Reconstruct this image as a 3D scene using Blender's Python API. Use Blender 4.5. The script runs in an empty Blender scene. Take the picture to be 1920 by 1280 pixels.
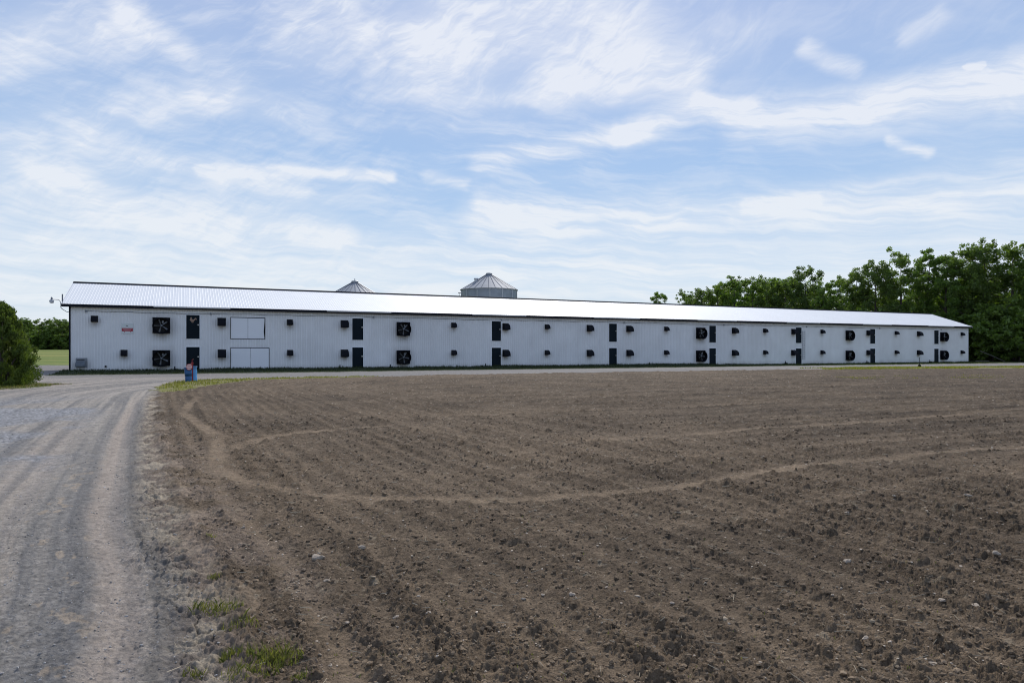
import bpy, bmesh, math, random
import numpy as np
from mathutils import Vector, Matrix
random.seed(7); RNG = np.random.default_rng(7)
PI = math.pi
scene = bpy.context.scene
C = scene.collection

# ------------------------------------------------------------------ camera
cd = bpy.data.cameras.new('camera'); cam = bpy.data.objects.new('camera', cd); C.objects.link(cam)
cam.location = (0, 0, 1.8); cam.rotation_euler = (PI/2, 0, 0)
cd.sensor_width = 36; cd.lens = 24.0; cd.shift_y = 18/1920
cd.clip_start = 0.05; cd.clip_end = 20000
scene.camera = cam
scene.render.resolution_x, scene.render.resolution_y = 1024, 682
scene.view_settings.view_transform = 'Standard'; scene.view_settings.look = 'None'
scene.view_settings.exposure = -0.05; scene.view_settings.gamma = 1.0

scene.cycles.use_denoising = True; scene.cycles.denoiser = 'OPENIMAGEDENOISE'; scene.cycles.denoising_input_passes = 'RGB_ALBEDO_NORMAL'; scene.cycles.denoising_prefilter = 'ACCURATE'; scene.cycles.pixel_filter_type = 'BLACKMAN_HARRIS'; scene.cycles.filter_width = 1.05

# ------------------------------------------------------------------ sun and sky
SUN_EL, SUN_AZ = math.radians(41), math.radians(8.6)      # azimuth measured from +Y towards +X: behind the barn
sd = bpy.data.lights.new('sun', 'SUN'); sd.energy = 3.6; sd.angle = math.radians(0.6); sd.color = (1.0, 0.94, 0.86)
sun = bpy.data.objects.new('sun', sd); C.objects.link(sun)
tosun = Vector((math.sin(SUN_AZ)*math.cos(SUN_EL), math.cos(SUN_AZ)*math.cos(SUN_EL), math.sin(SUN_EL)))
sun.rotation_euler = tosun.to_track_quat('Z', 'Y').to_euler()
sun.location = tosun*60

SKY_STRENGTH = 0.10
def build_world():
    w = bpy.data.worlds.new("World"); scene.world = w; w.use_nodes = True
    nt = w.node_tree; nt.nodes.clear(); N = nt.nodes.new; L = nt.links.new
    def M(op, a, b=None, c=None, clamp=False):
        n = N('ShaderNodeMath'); n.operation = op; n.use_clamp = clamp
        for i, v in enumerate((a, b, c)):
            if v is None: continue
            if isinstance(v, (int, float)): n.inputs[i].default_value = v
            else: L(v, n.inputs[i])
        return n.outputs[0]
    def V(op, a, b=None, s=None):
        n = N('ShaderNodeVectorMath'); n.operation = op
        for i, v in enumerate((a, b)):
            if v is None: continue
            if isinstance(v, tuple): n.inputs[i].default_value = v
            else: L(v, n.inputs[i])
        if s is not None:
            if isinstance(s, (int, float)): n.inputs['Scale'].default_value = s
            else: L(s, n.inputs['Scale'])
        return n.outputs['Value'] if op in ('DOT_PRODUCT', 'LENGTH') else n.outputs[0]
    def noise(vec, scale, detail, rough, dist=0.0):
        n = N('ShaderNodeTexNoise'); n.inputs['Scale'].default_value = scale; n.inputs['Detail'].default_value = detail
        n.inputs['Roughness'].default_value = rough; n.inputs['Distortion'].default_value = dist
        L(vec, n.inputs['Vector']); return n
    def smooth(x, a, b, lo=0.0, hi=1.0):
        n = N('ShaderNodeMapRange'); n.interpolation_type = 'SMOOTHSTEP'
        L(x, n.inputs['Value'])
        n.inputs['From Min'].default_value = a; n.inputs['From Max'].default_value = b
        n.inputs['To Min'].default_value = lo; n.inputs['To Max'].default_value = hi
        return n.outputs[0]
    sky = N('ShaderNodeTexSky'); sky.sky_type = 'NISHITA'; sky.sun_disc = False
    sky.sun_elevation = SUN_EL; sky.sun_rotation = SUN_AZ; sky.air_density = 1.0; sky.dust_density = 0.6; sky.ozone_density = 1.5
    tc = N('ShaderNodeTexCoord'); sep = N('ShaderNodeSeparateXYZ'); L(tc.outputs['Generated'], sep.inputs[0])
    x, y, z = sep.outputs
    az = M('MULTIPLY', M('ARCTAN2', x, y), 57.29578); el = M('MULTIPLY', M('ARCSINE', z), 57.29578)
    # flat cloud-sheet coordinates, so that wisps stretch towards the horizon
    zz = M('ADD', M('MAXIMUM', z, 0.0), 0.12)
    sheet = N('ShaderNodeCombineXYZ'); L(M('DIVIDE', x, zz), sheet.inputs[0]); L(M('DIVIDE', y, zz), sheet.inputs[1])
    P0 = N('ShaderNodeCombineXYZ'); L(az, P0.inputs[0]); L(el, P0.inputs[1])
    # warp of the angular coordinates (degrees)
    wn = noise(P0.outputs[0], 0.16, 3, 0.55)
    wv = V('SUBTRACT', wn.outputs['Color'], (0.5, 0.5, 0.5))
    wv = V('MULTIPLY', wv, (6.0, 2.4, 0.0))
    P1 = V('ADD', P0.outputs[0], wv)
    wn2 = noise(V('MULTIPLY', P0.outputs[0], (0.6, 1.6, 1.0)), 0.9, 4, 0.6)
    wv2 = V('MULTIPLY', V('SUBTRACT', wn2.outputs['Color'], (0.5, 0.5, 0.5)), (3.2, 1.5, 0.0))
    P = V('ADD', P0.outputs[0], V('ADD', V('SCALE', wv, s=0.09), V('SCALE', wv2, s=0.30)))
    # fibres: noise strongly stretched along a tilted direction
    def fibre(angle, sx, sy, seed, det=7, ro=0.62, dist=0.12):
        mp = N('ShaderNodeMapping'); mp.vector_type = 'POINT'
        mp.inputs['Rotation'].default_value = (0, 0, math.radians(angle)); mp.inputs['Scale'].default_value = (sx, sy, 1)
        mp.inputs['Location'].default_value = (seed, seed*1.7, 0)
        r = N('ShaderNodeMapping'); r.inputs['Rotation'].default_value = (0, 0, math.radians(angle))
        L(P1, r.inputs['Vector'])
        q = V('MULTIPLY', r.outputs[0], (sx, sy, 1.0)); q = V('ADD', q, (seed, seed*1.7, 0.0))
        return noise(q, 1.0, det, ro, dist).outputs['Fac']
    f1 = fibre(-8, 0.10, 0.42, 3.1)
    f2 = fibre(12, 0.13, 0.60, 11.7)
    f3 = fibre(-42, 0.13, 0.70, 21.3)
    f4 = noise(V('MULTIPLY', sheet.outputs[0], (1.0, 1.6, 1.0)), 0.9, 8, 0.6, 0.3).outputs['Fac']
    f5 = fibre(-24, 0.22, 2.0, 31.9, 9, 0.66, 0.2)
    fib = M('ADD', M('MULTIPLY', f1, 0.32), M('ADD', M('MULTIPLY', f2, 0.20), M('MULTIPLY', f3, 0.28)))
    fib = M('ADD', fib, M('MULTIPLY', f5, 0.20))
    f6 = fibre(5, 0.09, 1.35, 41.3, 8, 0.62, 0.15)
    fibh = M('ADD', M('MULTIPLY', f2, 0.50), M('MULTIPLY', f6, 0.50))
    wsel = M('MAXIMUM', smooth(el, 17.0, 22.0), smooth(az, 3.0, -16.0, 0.0, 0.7))
    fib = M('ADD', M('MULTIPLY', fib, wsel), M('MULTIPLY', fibh, M('SUBTRACT', 1.0, wsel)))
    streaks = [
([(-2.7, 15.4), (1.8, 16.2), (6.5, 17.0), (10.8, 17.9)], 0.75, 0.55),
([(9.3, 17.2), (12.0, 18.2), (15.0, 18.8), (19.0, 18.2)], 0.85, 0.9),
([(15.3, 19.6), (18.6, 17.9), (22.9, 17.7), (27.3, 17.1)], 0.54, 0.7),
([(19.0, 17.6), (28.3, 17.5), (36.9, 17.1)], 1.52, 0.75),
([(28.3, 17.8), (36.9, 18.3)], 1.25, 0.5),
([(-2.7, 11.2), (10.6, 10.9), (22.9, 11.0), (36.9, 10.9)], 1.43, 0.7),
([(19.0, 11.4), (24.0, 11.4)], 0.45, 0.6),
([(-24.4, 13.6), (-17.4, 14.1), (-10.1, 14.1)], 0.4, 0.85),
([(-32.3, 14.5), (-28.3, 13.8), (-23.6, 13.6)], 1.0, 0.55),
([(-22.5, 13.7), (-17.4, 12.9)], 1.16, 0.5),
([(-35.1, 11.5), (-27.3, 10.5), (-15.7, 10.1)], 1.6, 0.42),
([(-35.1, 12.9), (-30.7, 10.6), (-22.9, 9.3)], 0.9, 0.4),
([(-17.4, 9.2), (-13.2, 9.2)], 0.63, 0.6),
([(-4.9, 25.0), (1.8, 25.8), (8.4, 24.4)], 3.36, 0.75),
([(3.1, 21.0), (8.9, 21.4), (14.5, 21.4)], 1.43, 0.7),
([(-17.4, 24.0), (-10.6, 24.3), (-4.5, 23.1)], 2.24, 0.5),
([(-14.0, 26.2), (-11.5, 23.5)], 0.9, 0.4),
([(8.9, 21.4), (19.0, 23.5)], 1.34, 0.3),
([(-29.7, 23.4), (-25.8, 21.8)], 0.81, 0.5),
([(-36.9, 14.0), (-32.3, 15.4), (-22.9, 19.4)], 1.3, 0.4),
([(-36.9, 19.2), (-34.5, 21.1), (-29.7, 22.1)], 1.34, 0.4),
([(23.3, 22.1), (25.1, 20.9), (26.7, 20.2)], 0.54, 0.8),
([(30.0, 21.7), (32.0, 22.6)], 0.54, 0.45),
([(28.9, 15.1), (31.4, 13.9)], 0.3, 0.6),
([(33.7, 19.1), (34.4, 19.0)], 0.18, 0.9),
([(-7.1, 14.3), (-4.0, 13.7)], 0.4, 0.6),
([(-2.7, 12.2), (0.0, 11.4)], 0.63, 0.6),
([(-24.4, 18.8), (-20.6, 18.9), (-15.7, 17.8)], 0.98, 0.35),
([(-11.5, 20.5), (-2.7, 20.1), (4.5, 21.0)], 0.81, 0.3),
    ]
    tot = None
    for pts, wdt, st in streaks:
        best = None
        for (ax, ay), (bx, by) in zip(pts, pts[1:]):
            pa = V('SUBTRACT', P, (ax, ay, 0.0)); L2 = (bx-ax)**2+(by-ay)**2
            h = M('MULTIPLY', V('DOT_PRODUCT', pa, (bx-ax, by-ay, 0.0)), 1.0/L2, clamp=True)
            d = V('LENGTH', V('SUBTRACT', pa, V('SCALE', (bx-ax, by-ay, 0.0), s=h)))
            best = d if best is None else M('MINIMUM', best, d)
        s = smooth(best, wdt*1.9, wdt*0.05, 0.0, st*1.1)
        tot = s if tot is None else M('ADD', tot, s)
    fibk = smooth(fib, 0.34, 0.62)
    streak = M('MULTIPLY', M('MINIMUM', tot, 1.15), M('MULTIPLY_ADD', fibk, 0.70, 0.34))
    veil = M('MULTIPLY', M('MULTIPLY', smooth(fib, 0.44, 0.64), 0.48), smooth(az, 34.0, -12.0, 0.35, 1.0))
    veil2 = M('MULTIPLY', smooth(f4, 0.45, 0.75), 0.22)
    low = M('MULTIPLY', M('MULTIPLY', smooth(el, 12.5, 6.5), smooth(f6, 0.25, 0.62, 0.45, 1.0)), 0.66)
    left = M('MULTIPLY', smooth(az, 0.0, -34.0), 0.06)
    cl = M('ADD', M('ADD', streak, veil), M('ADD', M('ADD', low, left), veil2))
    cl = M('MULTIPLY', M('MINIMUM', cl, 1.0), 0.94)
    # clear sky, then cloud sheet over it
    tint = N('ShaderNodeMix'); tint.data_type = 'RGBA'; tint.blend_type = 'MULTIPLY'; tint.inputs['Factor'].default_value = 1.0
    L(sky.outputs[0], tint.inputs[6]); tint.inputs[7].default_value = (1.0, 1.0, 1.0, 1)
    bg1 = N('ShaderNodeBackground'); L(tint.outputs[2], bg1.inputs['Color']); bg1.inputs['Strength'].default_value = SKY_STRENGTH
    mixc = N('ShaderNodeMix'); mixc.data_type = 'RGBA'
    L(smooth(el, 2.0, 22.0), mixc.inputs['Factor']); mixc.inputs[6].default_value = (0.86, 0.91, 0.96, 1); mixc.inputs[7].default_value = (0.84, 0.88, 0.97, 1)
    bg2 = N('ShaderNodeBackground'); L(mixc.outputs[2], bg2.inputs['Color']); bg2.inputs['Strength'].default_value = 1.0
    # the clear blue between the cirrus: thin high veil evens out the glow around the sun
    rp = N('ShaderNodeValToRGB'); L(M('DIVIDE', el, 60.0), rp.inputs[0]); cr = rp.color_ramp
    cr.elements[0].position = 0.0; cr.elements[0].color = (0.62, 0.73, 0.86, 1); cr.elements[1].position = 1.0; cr.elements[1].color = (0.34, 0.46, 0.78, 1)
    for q, cc in ((0.10, (0.52, 0.69, 0.90, 1)), (0.25, (0.375, 0.565, 0.87, 1)), (0.42, (0.41, 0.54, 0.83, 1))):
        k = cr.elements.new(q); k.color = cc
    bg3 = N('ShaderNodeBackground'); L(rp.outputs[0], bg3.inputs['Color']); bg3.inputs['Strength'].default_value = 1.0
    m3 = N('ShaderNodeMixShader'); m3.inputs[0].default_value = 0.85; L(bg1.outputs[0], m3.inputs[1]); L(bg3.outputs[0], m3.inputs[2])
    ms = N('ShaderNodeMixShader'); L(cl, ms.inputs[0]); L(m3.outputs[0], ms.inputs[1]); L(bg2.outputs[0], ms.inputs[2])
    out = N('ShaderNodeOutputWorld'); L(ms.outputs[0], out.inputs['Surface'])
    w.cycles.sampling_method = 'MANUAL'; w.cycles.sample_map_resolution = 256
build_world()

# ------------------------------------------------------------------ helpers
def tag(o, label=None, cat=None, group=None, kind=None):
    if label: o['label'] = label
    if cat: o['category'] = cat
    if group: o['group'] = group
    if kind: o['kind'] = kind
    return o
def empty(name, loc=(0,0,0), rz=0.0, label=None, cat=None, group=None):
    o = bpy.data.objects.new(name, None); o.location = loc; o.rotation_euler = (0,0,rz); o.empty_display_size = 0.2
    C.objects.link(o); return tag(o, label, cat, group)
def np_mesh(name, verts, faces, mat, parent=None, smooth=False, colors=None):
    """verts (n,3), faces (m,k) arrays; colours per vertex optional"""
    verts = np.asarray(verts, dtype=np.float32); faces = np.asarray(faces, dtype=np.int32)
    me = bpy.data.meshes.new(name); n, (m, k) = len(verts), faces.shape
    me.vertices.add(n); me.vertices.foreach_set('co', verts.ravel())
    me.loops.add(m*k); me.loops.foreach_set('vertex_index', faces.ravel())
    me.polygons.add(m); me.polygons.foreach_set('loop_start', np.arange(0, m*k, k, dtype=np.int32))
    me.polygons.foreach_set('loop_total', np.full(m, k, dtype=np.int32))
    me.polygons.foreach_set('use_smooth', np.full(m, smooth, dtype=bool))
    me.update(calc_edges=True)
    if colors is not None:
        ca = me.color_attributes.new('col', 'FLOAT_COLOR', 'POINT')
        c4 = np.ones((n, 4), dtype=np.float32); c4[:, :3] = colors; ca.data.foreach_set('color', c4.ravel())
    if mat: me.materials.append(mat)
    o = bpy.data.objects.new(name, me); C.objects.link(o)
    if parent: o.parent = parent
    return o
class MB:
    def __init__(s): s.v = []; s.f = []
    def add(s, vs, fs):
        b = len(s.v); s.v += [tuple(v) for v in vs]; s.f += [tuple(b+i for i in f) for f in fs]; return s
    def box(s, x0, x1, y0, y1, z0, z1):
        return s.add([(x0,y0,z0),(x1,y0,z0),(x1,y1,z0),(x0,y1,z0),(x0,y0,z1),(x1,y0,z1),(x1,y1,z1),(x0,y1,z1)],
                     [(0,3,2,1),(4,5,6,7),(0,1,5,4),(1,2,6,5),(2,3,7,6),(3,0,4,7)])
    def tube(s, pts, r, n=8, caps=True):
        pts = [Vector(p) for p in pts]; rs = r if isinstance(r, (list, tuple)) else [r]*len(pts)
        b = len(s.v); up = None
        for i, p in enumerate(pts):
            d = (pts[min(i+1, len(pts)-1)]-pts[max(i-1, 0)]).normalized()
            if up is None: up = Vector((0,0,1)) if abs(d.z) < 0.9 else Vector((1,0,0))
            a = d.cross(up).normalized(); c = a.cross(d).normalized(); up = c
            for k in range(n):
                t = 2*PI*k/n; s.v.append(tuple(p+a*math.cos(t)*rs[i]+c*math.sin(t)*rs[i]))
        for i in range(len(pts)-1):
            for k in range(n):
                s.f.append((b+i*n+k, b+i*n+(k+1)%n, b+(i+1)*n+(k+1)%n, b+(i+1)*n+k))
        if caps: s.f.append(tuple(b+k for k in range(n-1,-1,-1))); s.f.append(tuple(b+(len(pts)-1)*n+k for k in range(n)))
        return s
    def lathe(s, prof, n=24, cx=0, cy=0, cap=False):
        b = len(s.v)
        for r, z in prof:
            for k in range(n):
                t = 2*PI*k/n; s.v.append((cx+r*math.cos(t), cy+r*math.sin(t), z))
        for i in range(len(prof)-1):
            for k in range(n): s.f.append((b+i*n+k, b+i*n+(k+1)%n, b+(i+1)*n+(k+1)%n, b+(i+1)*n+k))
        if cap: s.f.append(tuple(b+(len(prof)-1)*n+k for k in range(n))); s.f.append(tuple(b+k for k in range(n-1,-1,-1)))
        return s
    def build(s, name, mat, parent=None, smooth=False, bevel=0.0):
        me = bpy.data.meshes.new(name); me.from_pydata(s.v, [], s.f); me.update()
        if bevel or True:
            bm = bmesh.new(); bm.from_mesh(me); bmesh.ops.recalc_face_normals(bm, faces=bm.faces); bm.to_mesh(me); bm.free()
        if smooth: me.polygons.foreach_set('use_smooth', [True]*len(me.polygons))
        me.materials.append(mat)
        o = bpy.data.objects.new(name, me); C.objects.link(o)
        if parent: o.parent = parent
        if bevel:
            bv = o.modifiers.new('bevel', 'BEVEL'); bv.width = bevel; bv.segments = 2; bv.limit_method = 'ANGLE'
        return o
def copy_tree(o, parent=None):
    c = o.copy(); C.objects.link(c); c.parent = parent
    for ch in list(o.children): copy_tree(ch, c)
    return c

# ------------------------------------------------------------------ materials
def mat(name, col, rough=0.6, metal=0.0, var=0.0, vscale=3.0, bump=0.0, bscale=40.0, spec=0.5, attr=False, trans=0.0, var_attr=False):
    m = bpy.data.materials.new(name); m.use_nodes = True; nt = m.node_tree; N = nt.nodes.new; L = nt.links.new
    b = nt.nodes['Principled BSDF']; b.inputs['Base Color'].default_value = (*col, 1); b.inputs['Roughness'].default_value = rough
    b.inputs['Metallic'].default_value = metal; b.inputs['Specular IOR Level'].default_value = spec
    tc = N('ShaderNodeTexCoord'); src = None
    if attr:
        a = N('ShaderNodeAttribute'); a.attribute_name = 'col'; src = a.outputs['Color']
    if var > 0:
        n = N('ShaderNodeTexNoise'); n.inputs['Scale'].default_value = vscale; n.inputs['Detail'].default_value = 6; n.inputs['Roughness'].default_value = 0.65
        L(tc.outputs['Object'], n.inputs['Vector'])
        mr = N('ShaderNodeMapRange'); L(n.outputs['Fac'], mr.inputs['Value']); mr.inputs['From Min'].default_value = 0.3; mr.inputs['From Max'].default_value = 0.7
        mr.inputs['To Min'].default_value = 1-var; mr.inputs['To Max'].default_value = 1+var
        mx = N('ShaderNodeVectorMath'); mx.operation = 'SCALE'; L(mr.outputs[0], mx.inputs['Scale'])
        if src is not None: L(src, mx.inputs[0])
        else: mx.inputs[0].default_value = col
        src = mx.outputs[0]
    if src is not None: L(src, b.inputs['Base Color'])
    if bump > 0:
        n = N('ShaderNodeTexNoise'); n.inputs['Scale'].default_value = bscale; n.inputs['Detail'].default_value = 5
        L(tc.outputs['Object'], n.inputs['Vector'])
        bp = N('ShaderNodeBump'); bp.inputs['Strength'].default_value = 1.0; bp.inputs['Distance'].default_value = bump
        L(n.outputs['Fac'], bp.inputs['Height']); L(bp.outputs[0], b.inputs['Normal'])
    if trans > 0:
        t = N('ShaderNodeBsdfTranslucent'); 
        if src is not None:
            g = N('ShaderNodeVectorMath'); g.operation = 'MULTIPLY'; L(src, g.inputs[0]); g.inputs[1].default_value = (1.5, 1.6, 0.6); L(g.outputs[0], t.inputs['Color'])
        else: t.inputs['Color'].default_value = (col[0]*1.5, col[1]*1.6, col[2]*0.6, 1)
        ms = N('ShaderNodeMixShader'); ms.inputs[0].default_value = trans
        L(b.outputs[0], ms.inputs[1]); L(t.outputs[0], ms.inputs[2]); L(ms.outputs[0], nt.nodes['Material Output'].inputs['Surface'])
    return m
def soil_mat(name, rough, var, v1, v2, bump, b1, b2):
    m = bpy.data.materials.new(name); m.use_nodes = True; nt = m.node_tree; N = nt.nodes.new; L = nt.links.new
    b = nt.nodes['Principled BSDF']; b.inputs['Roughness'].default_value = rough; b.inputs['Specular IOR Level'].default_value = 0.15
    a = N('ShaderNodeAttribute'); a.attribute_name = 'col'; tc = N('ShaderNodeTexCoord')
    def nz(s, d=6, r=0.7):
        n = N('ShaderNodeTexNoise'); n.inputs['Scale'].default_value = s; n.inputs['Detail'].default_value = d; n.inputs['Roughness'].default_value = r
        L(tc.outputs['Object'], n.inputs['Vector']); return n.outputs['Fac']
    s = None
    for sc, vv in ((v1, var), (v2, var*0.8)):
        mr = N('ShaderNodeMapRange'); L(nz(sc), mr.inputs['Value']); mr.inputs['From Min'].default_value = 0.3; mr.inputs['From Max'].default_value = 0.7
        mr.inputs['To Min'].default_value = 1-vv; mr.inputs['To Max'].default_value = 1+vv
        if s is None: s = mr.outputs[0]
        else:
            mu = N('ShaderNodeMath'); mu.operation = 'MULTIPLY'; L(s, mu.inputs[0]); L(mr.outputs[0], mu.inputs[1]); s = mu.outputs[0]
    mx = N('ShaderNodeVectorMath'); mx.operation = 'SCALE'; L(a.outputs['Color'], mx.inputs[0]); L(s, mx.inputs['Scale'])
    L(mx.outputs[0], b.inputs['Base Color'])
    ad = N('ShaderNodeMath'); ad.operation = 'MULTIPLY_ADD'; L(nz(b2, 4), ad.inputs[0]); ad.inputs[1].default_value = 0.4; L(nz(b1, 5), ad.inputs[2])
    bp = N('ShaderNodeBump'); bp.inputs['Strength'].default_value = 1.0; bp.inputs['Distance'].default_value = bump
    L(ad.outputs[0], bp.inputs['Height']); L(bp.outputs[0], b.inputs['Normal'])
    return m
MS = dict(
    siding=mat('white_siding', (0.60, 0.63, 0.68), 0.5, attr=True, var=0.05, vscale=0.5),
    roof=mat('white_roof_metal', (0.76, 0.77, 0.76), 0.55, var=0.03, vscale=0.35, spec=0.4),
    navy=mat('dark_trim', (0.006, 0.008, 0.014), 0.6, spec=0.15),
    door=mat('dark_green_door_paint', (0.004, 0.010, 0.016), 0.6, var=0.25, vscale=1.5, spec=0.12),
    trim=mat('white_trim', (0.80, 0.82, 0.85), 0.5),
    gutter=mat('white_gutter', (0.62, 0.63, 0.66), 0.45),
    black=mat('black_plastic', (0.004, 0.005, 0.009), 0.55, var=0.3, vscale=4, spec=0.12),
    interior=mat('dark_interior', (0.004, 0.004, 0.005), 0.8),
    blade=mat('galvanised_blade', (0.14, 0.15, 0.165), 0.5, metal=0.3, var=0.3, vscale=3),
    galv=mat('galvanised_steel', (0.42, 0.44, 0.46), 0.5, metal=0.55, var=0.10, vscale=0.8),
    galv_dark=mat('weathered_steel', (0.22, 0.24, 0.27), 0.5, metal=0.4, var=0.15, vscale=3),
    brass=mat('door_hardware', (0.5, 0.5, 0.48), 0.35, metal=0.8),
    cable=mat('grey_conduit', (0.16, 0.18, 0.21), 0.5),
    red=mat('red_paint', (0.26, 0.012, 0.018), 0.5, var=0.2, vscale=10),
    darkred=mat('sign_red', (0.33, 0.012, 0.035), 0.5),
    sign=mat('sign_board', (0.60, 0.64, 0.64), 0.4),
    pink=mat('faded_white_disc', (0.75, 0.55, 0.56), 0.5),
    blue=mat('blue_plastic', (0.010, 0.09, 0.25), 0.4, var=0.15, vscale=3),
    lightblue=mat('light_blue_plastic', (0.10, 0.33, 0.66), 0.4, var=0.1, vscale=3),
    tan=mat('rooster_tan', (0.30, 0.20, 0.15), 0.7),
    bark=mat('tree_bark', (0.085, 0.07, 0.06), 0.9, var=0.3, vscale=4, bump=0.03, bscale=8),
    leaf=mat('tree_leaves', (0.05, 0.1, 0.02), 0.5, attr=True, trans=0.45, spec=0.35),
    cedar=mat('cedar_foliage', (0.05, 0.09, 0.02), 0.6, attr=True, trans=0.25, spec=0.25),
    grass=mat('grass_blades', (0.08, 0.12, 0.03), 0.6, attr=True, trans=0.3, spec=0.2),
    stone=mat('pale_stone', (0.34, 0.285, 0.225), 0.9, spec=0.1, var=0.2, vscale=14, bump=0.01, bscale=30),
    clod=soil_mat('soil_clods', 0.95, 0.30, 14, 50, 0.02, 50, 140),
    wood=mat('weathered_wood', (0.08, 0.075, 0.065), 0.85, var=0.25, vscale=6),
    pebble=mat('pale_pebbles', (0.4, 0.37, 0.33), 0.8, attr=True, spec=0.08),
)
MS['field'] = soil_mat('tilled_soil', 0.95, 0.36, 12.0, 55.0, 0.055, 30.0, 95.0)
MS['road'] = soil_mat('gravel', 0.9, 0.27, 14.0, 70.0, 0.016, 45.0, 140.0)
MS['turf'] = soil_mat('turf_ground', 0.95, 0.25, 2.0, 14.0, 0.03, 10.0, 40.0)

# ------------------------------------------------------------------ numpy noise
def hsh(ix, iy, seed):
    h = (ix.astype(np.uint32)*np.uint32(374761393) + iy.astype(np.uint32)*np.uint32(668265263) + np.uint32((seed*2246822519) & 0xffffffff))
    h = (h ^ (h >> np.uint32(13)))*np.uint32(1274126177); h = h ^ (h >> np.uint32(16)); h = h*np.uint32(2246822519); h ^= h >> np.uint32(15)
    return h.astype(np.float32)/np.float32(4294967295.0)
def vnoise(x, y, seed):
    x0 = np.floor(x); y0 = np.floor(y); fx = (x-x0).astype(np.float32); fy = (y-y0).astype(np.float32)
    ix = x0.astype(np.int64); iy = y0.astype(np.int64)
    fx = fx*fx*(3-2*fx); fy = fy*fy*(3-2*fy)
    a = hsh(ix, iy, seed); b = hsh(ix+1, iy, seed); c = hsh(ix, iy+1, seed); d = hsh(ix+1, iy+1, seed)
    return (a+(b-a)*fx)*(1-fy)+(c+(d-c)*fx)*fy
def fbm(x, y, seed, octv=4, gain=0.5):
    s = 0; a = 1; t = 0
    for i in range(octv):
        s = s+a*vnoise(x*2**i+17.3*i, y*2**i+5.1*i, seed+i); t += a; a *= gain
    return s/t
def clods(x, y, cell, prob, hs, seed):
    """height of half-buried lumps scattered on a jittered grid"""
    gx = np.floor(x/cell).astype(np.int64); gy = np.floor(y/cell).astype(np.int64); out = np.zeros_like(x)
    for dx in (-1, 0, 1):
        for dy in (-1, 0, 1):
            cx = gx+dx; cy = gy+dy
            px = (cx+0.15+0.7*hsh(cx, cy, seed))*cell; py = (cy+0.15+0.7*hsh(cx, cy, seed+1))*cell
            r = cell*(0.22+0.42*hsh(cx, cy, seed+2)**2); ex = hsh(cx, cy, seed+3) < prob
            a = hsh(cx, cy, seed+4)*PI; ca, sa = np.cos(a), np.sin(a); ux = x-px; uy = y-py
            d2 = ((ux*ca+uy*sa)/r)**2+((-ux*sa+uy*ca)/(r*0.72))**2
            h = np.where(ex, np.sqrt(np.clip(1-d2, 0, 1))*r*hs, 0); out = np.maximum(out, h)
    return out
def sstep(a, b, x):
    t = np.clip((x-a)/(b-a), 0, 1); return t*t*(3-2*t)
def seg_dist(x, y, poly, closed=False):
    """distance to a polyline, and position along it"""
    best = np.full(x.shape, 1e9, dtype=np.float32); along = np.zeros(x.shape, dtype=np.float32); acc = 0
    pts = poly+[poly[0]] if closed else poly
    for (ax, ay), (bx, by) in zip(pts, pts[1:]):
        L = math.hypot(bx-ax, by-ay); h = np.clip(((x-ax)*(bx-ax)+(y-ay)*(by-ay))/L**2, 0, 1)
        d = np.hypot(x-ax-h*(bx-ax), y-ay-h*(by-ay)); m = d < best
        best = np.where(m, d, best); along = np.where(m, acc+h*L, along); acc += L
    return best, along
def inside(x, y, poly):
    c = np.zeros(x.shape, dtype=bool); n = len(poly)
    for i in range(n):
        (ax, ay), (bx, by) = poly[i], poly[(i+1) % n]
        if ay == by: continue
        c ^= ((ay > y) != (by > y)) & (x < (bx-ax)*(y-ay)/(by-ay)+ax)
    return c

# ------------------------------------------------------------------ site layout (metres; camera at the origin looking along +Y)
BX, BY, BLEN, BW, WALL_H = -36.96, 57.0, 122.2, 13.0, 5.74
BA = math.atan2(0.4313, 0.9022); TX, TY, NX, NY = 0.9022, 0.4313, -0.4313, 0.9022
FIELD_EDGE = [(-0.3, 0.5), (-1.33, 3.7), (-1.78, 4.7), (-2.45, 5.9), (-3.05, 6.8), (-3.80, 8.0), (-6.0, 12.0), (-8.3, 16.2), (-11.6, 22.6), (-14.1, 27.4),
              (-15.8, 31.0), (-16.2, 33.4), (-16.2, 36.6), (-16.5, 40.4), (-15.6, 43.2), (-12.7, 45.2), (-9.6, 47.5), (-4.5, 52.0), (8.4, 58.2), (25, 65.8), (43.5, 70.9), (54, 72.5), (90, 88), (200, 135)]
FIELD_POLY = FIELD_EDGE+[(400, 135), (400, -60), (3.0, -60)]
CORNER_GRASS = [(-15.0, 29.3), (-16.6, 32.0), (-18.4, 36.0), (-19.7, 40.2), (-18.6, 43.2), (-15.0, 46.2), (-11.5, 47.8), (-9.0, 48.6), (-9.4, 47.2), (-16, 42.5), (-15.8, 36), (-15.2, 32)]
BUSH_GRASS = [(-60, 29), (-26.5, 29.2), (-24.4, 30.6), (-23.6, 33.5), (-24.2, 37), (-27, 39), (-60, 40)]
def terrain(x, y): return 2.35*sstep(95, 310, y)
def barn_local(x, y):
    u = x-BX; v = y-BY; return u*TX+v*TY, u*NX+v*NY
TRACK1 = [(-12.2, 26.5), (-9.9, 20.6), (-7.6, 16.6), (-6.1, 14.2), (-5.0, 11.6), (-4.4, 10.3), (-3.5, 9.33), (-2.43, 8.63), (-1.36, 8.32), (-.39, 8.3), (.6, 8.5), (1.64, 8.8), (2.8, 9.5), (4.6, 10.8), (6.8, 11.75), (9.5, 12.75), (16, 15.2), (26, 19)]
TRACK2 = [(-4.75, 10.9), (-5.05, 12.0), (-5.2, 13.1), (-5.0, 14.3), (-4.5, 15.2), (-2.9, 16.6)]
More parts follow.
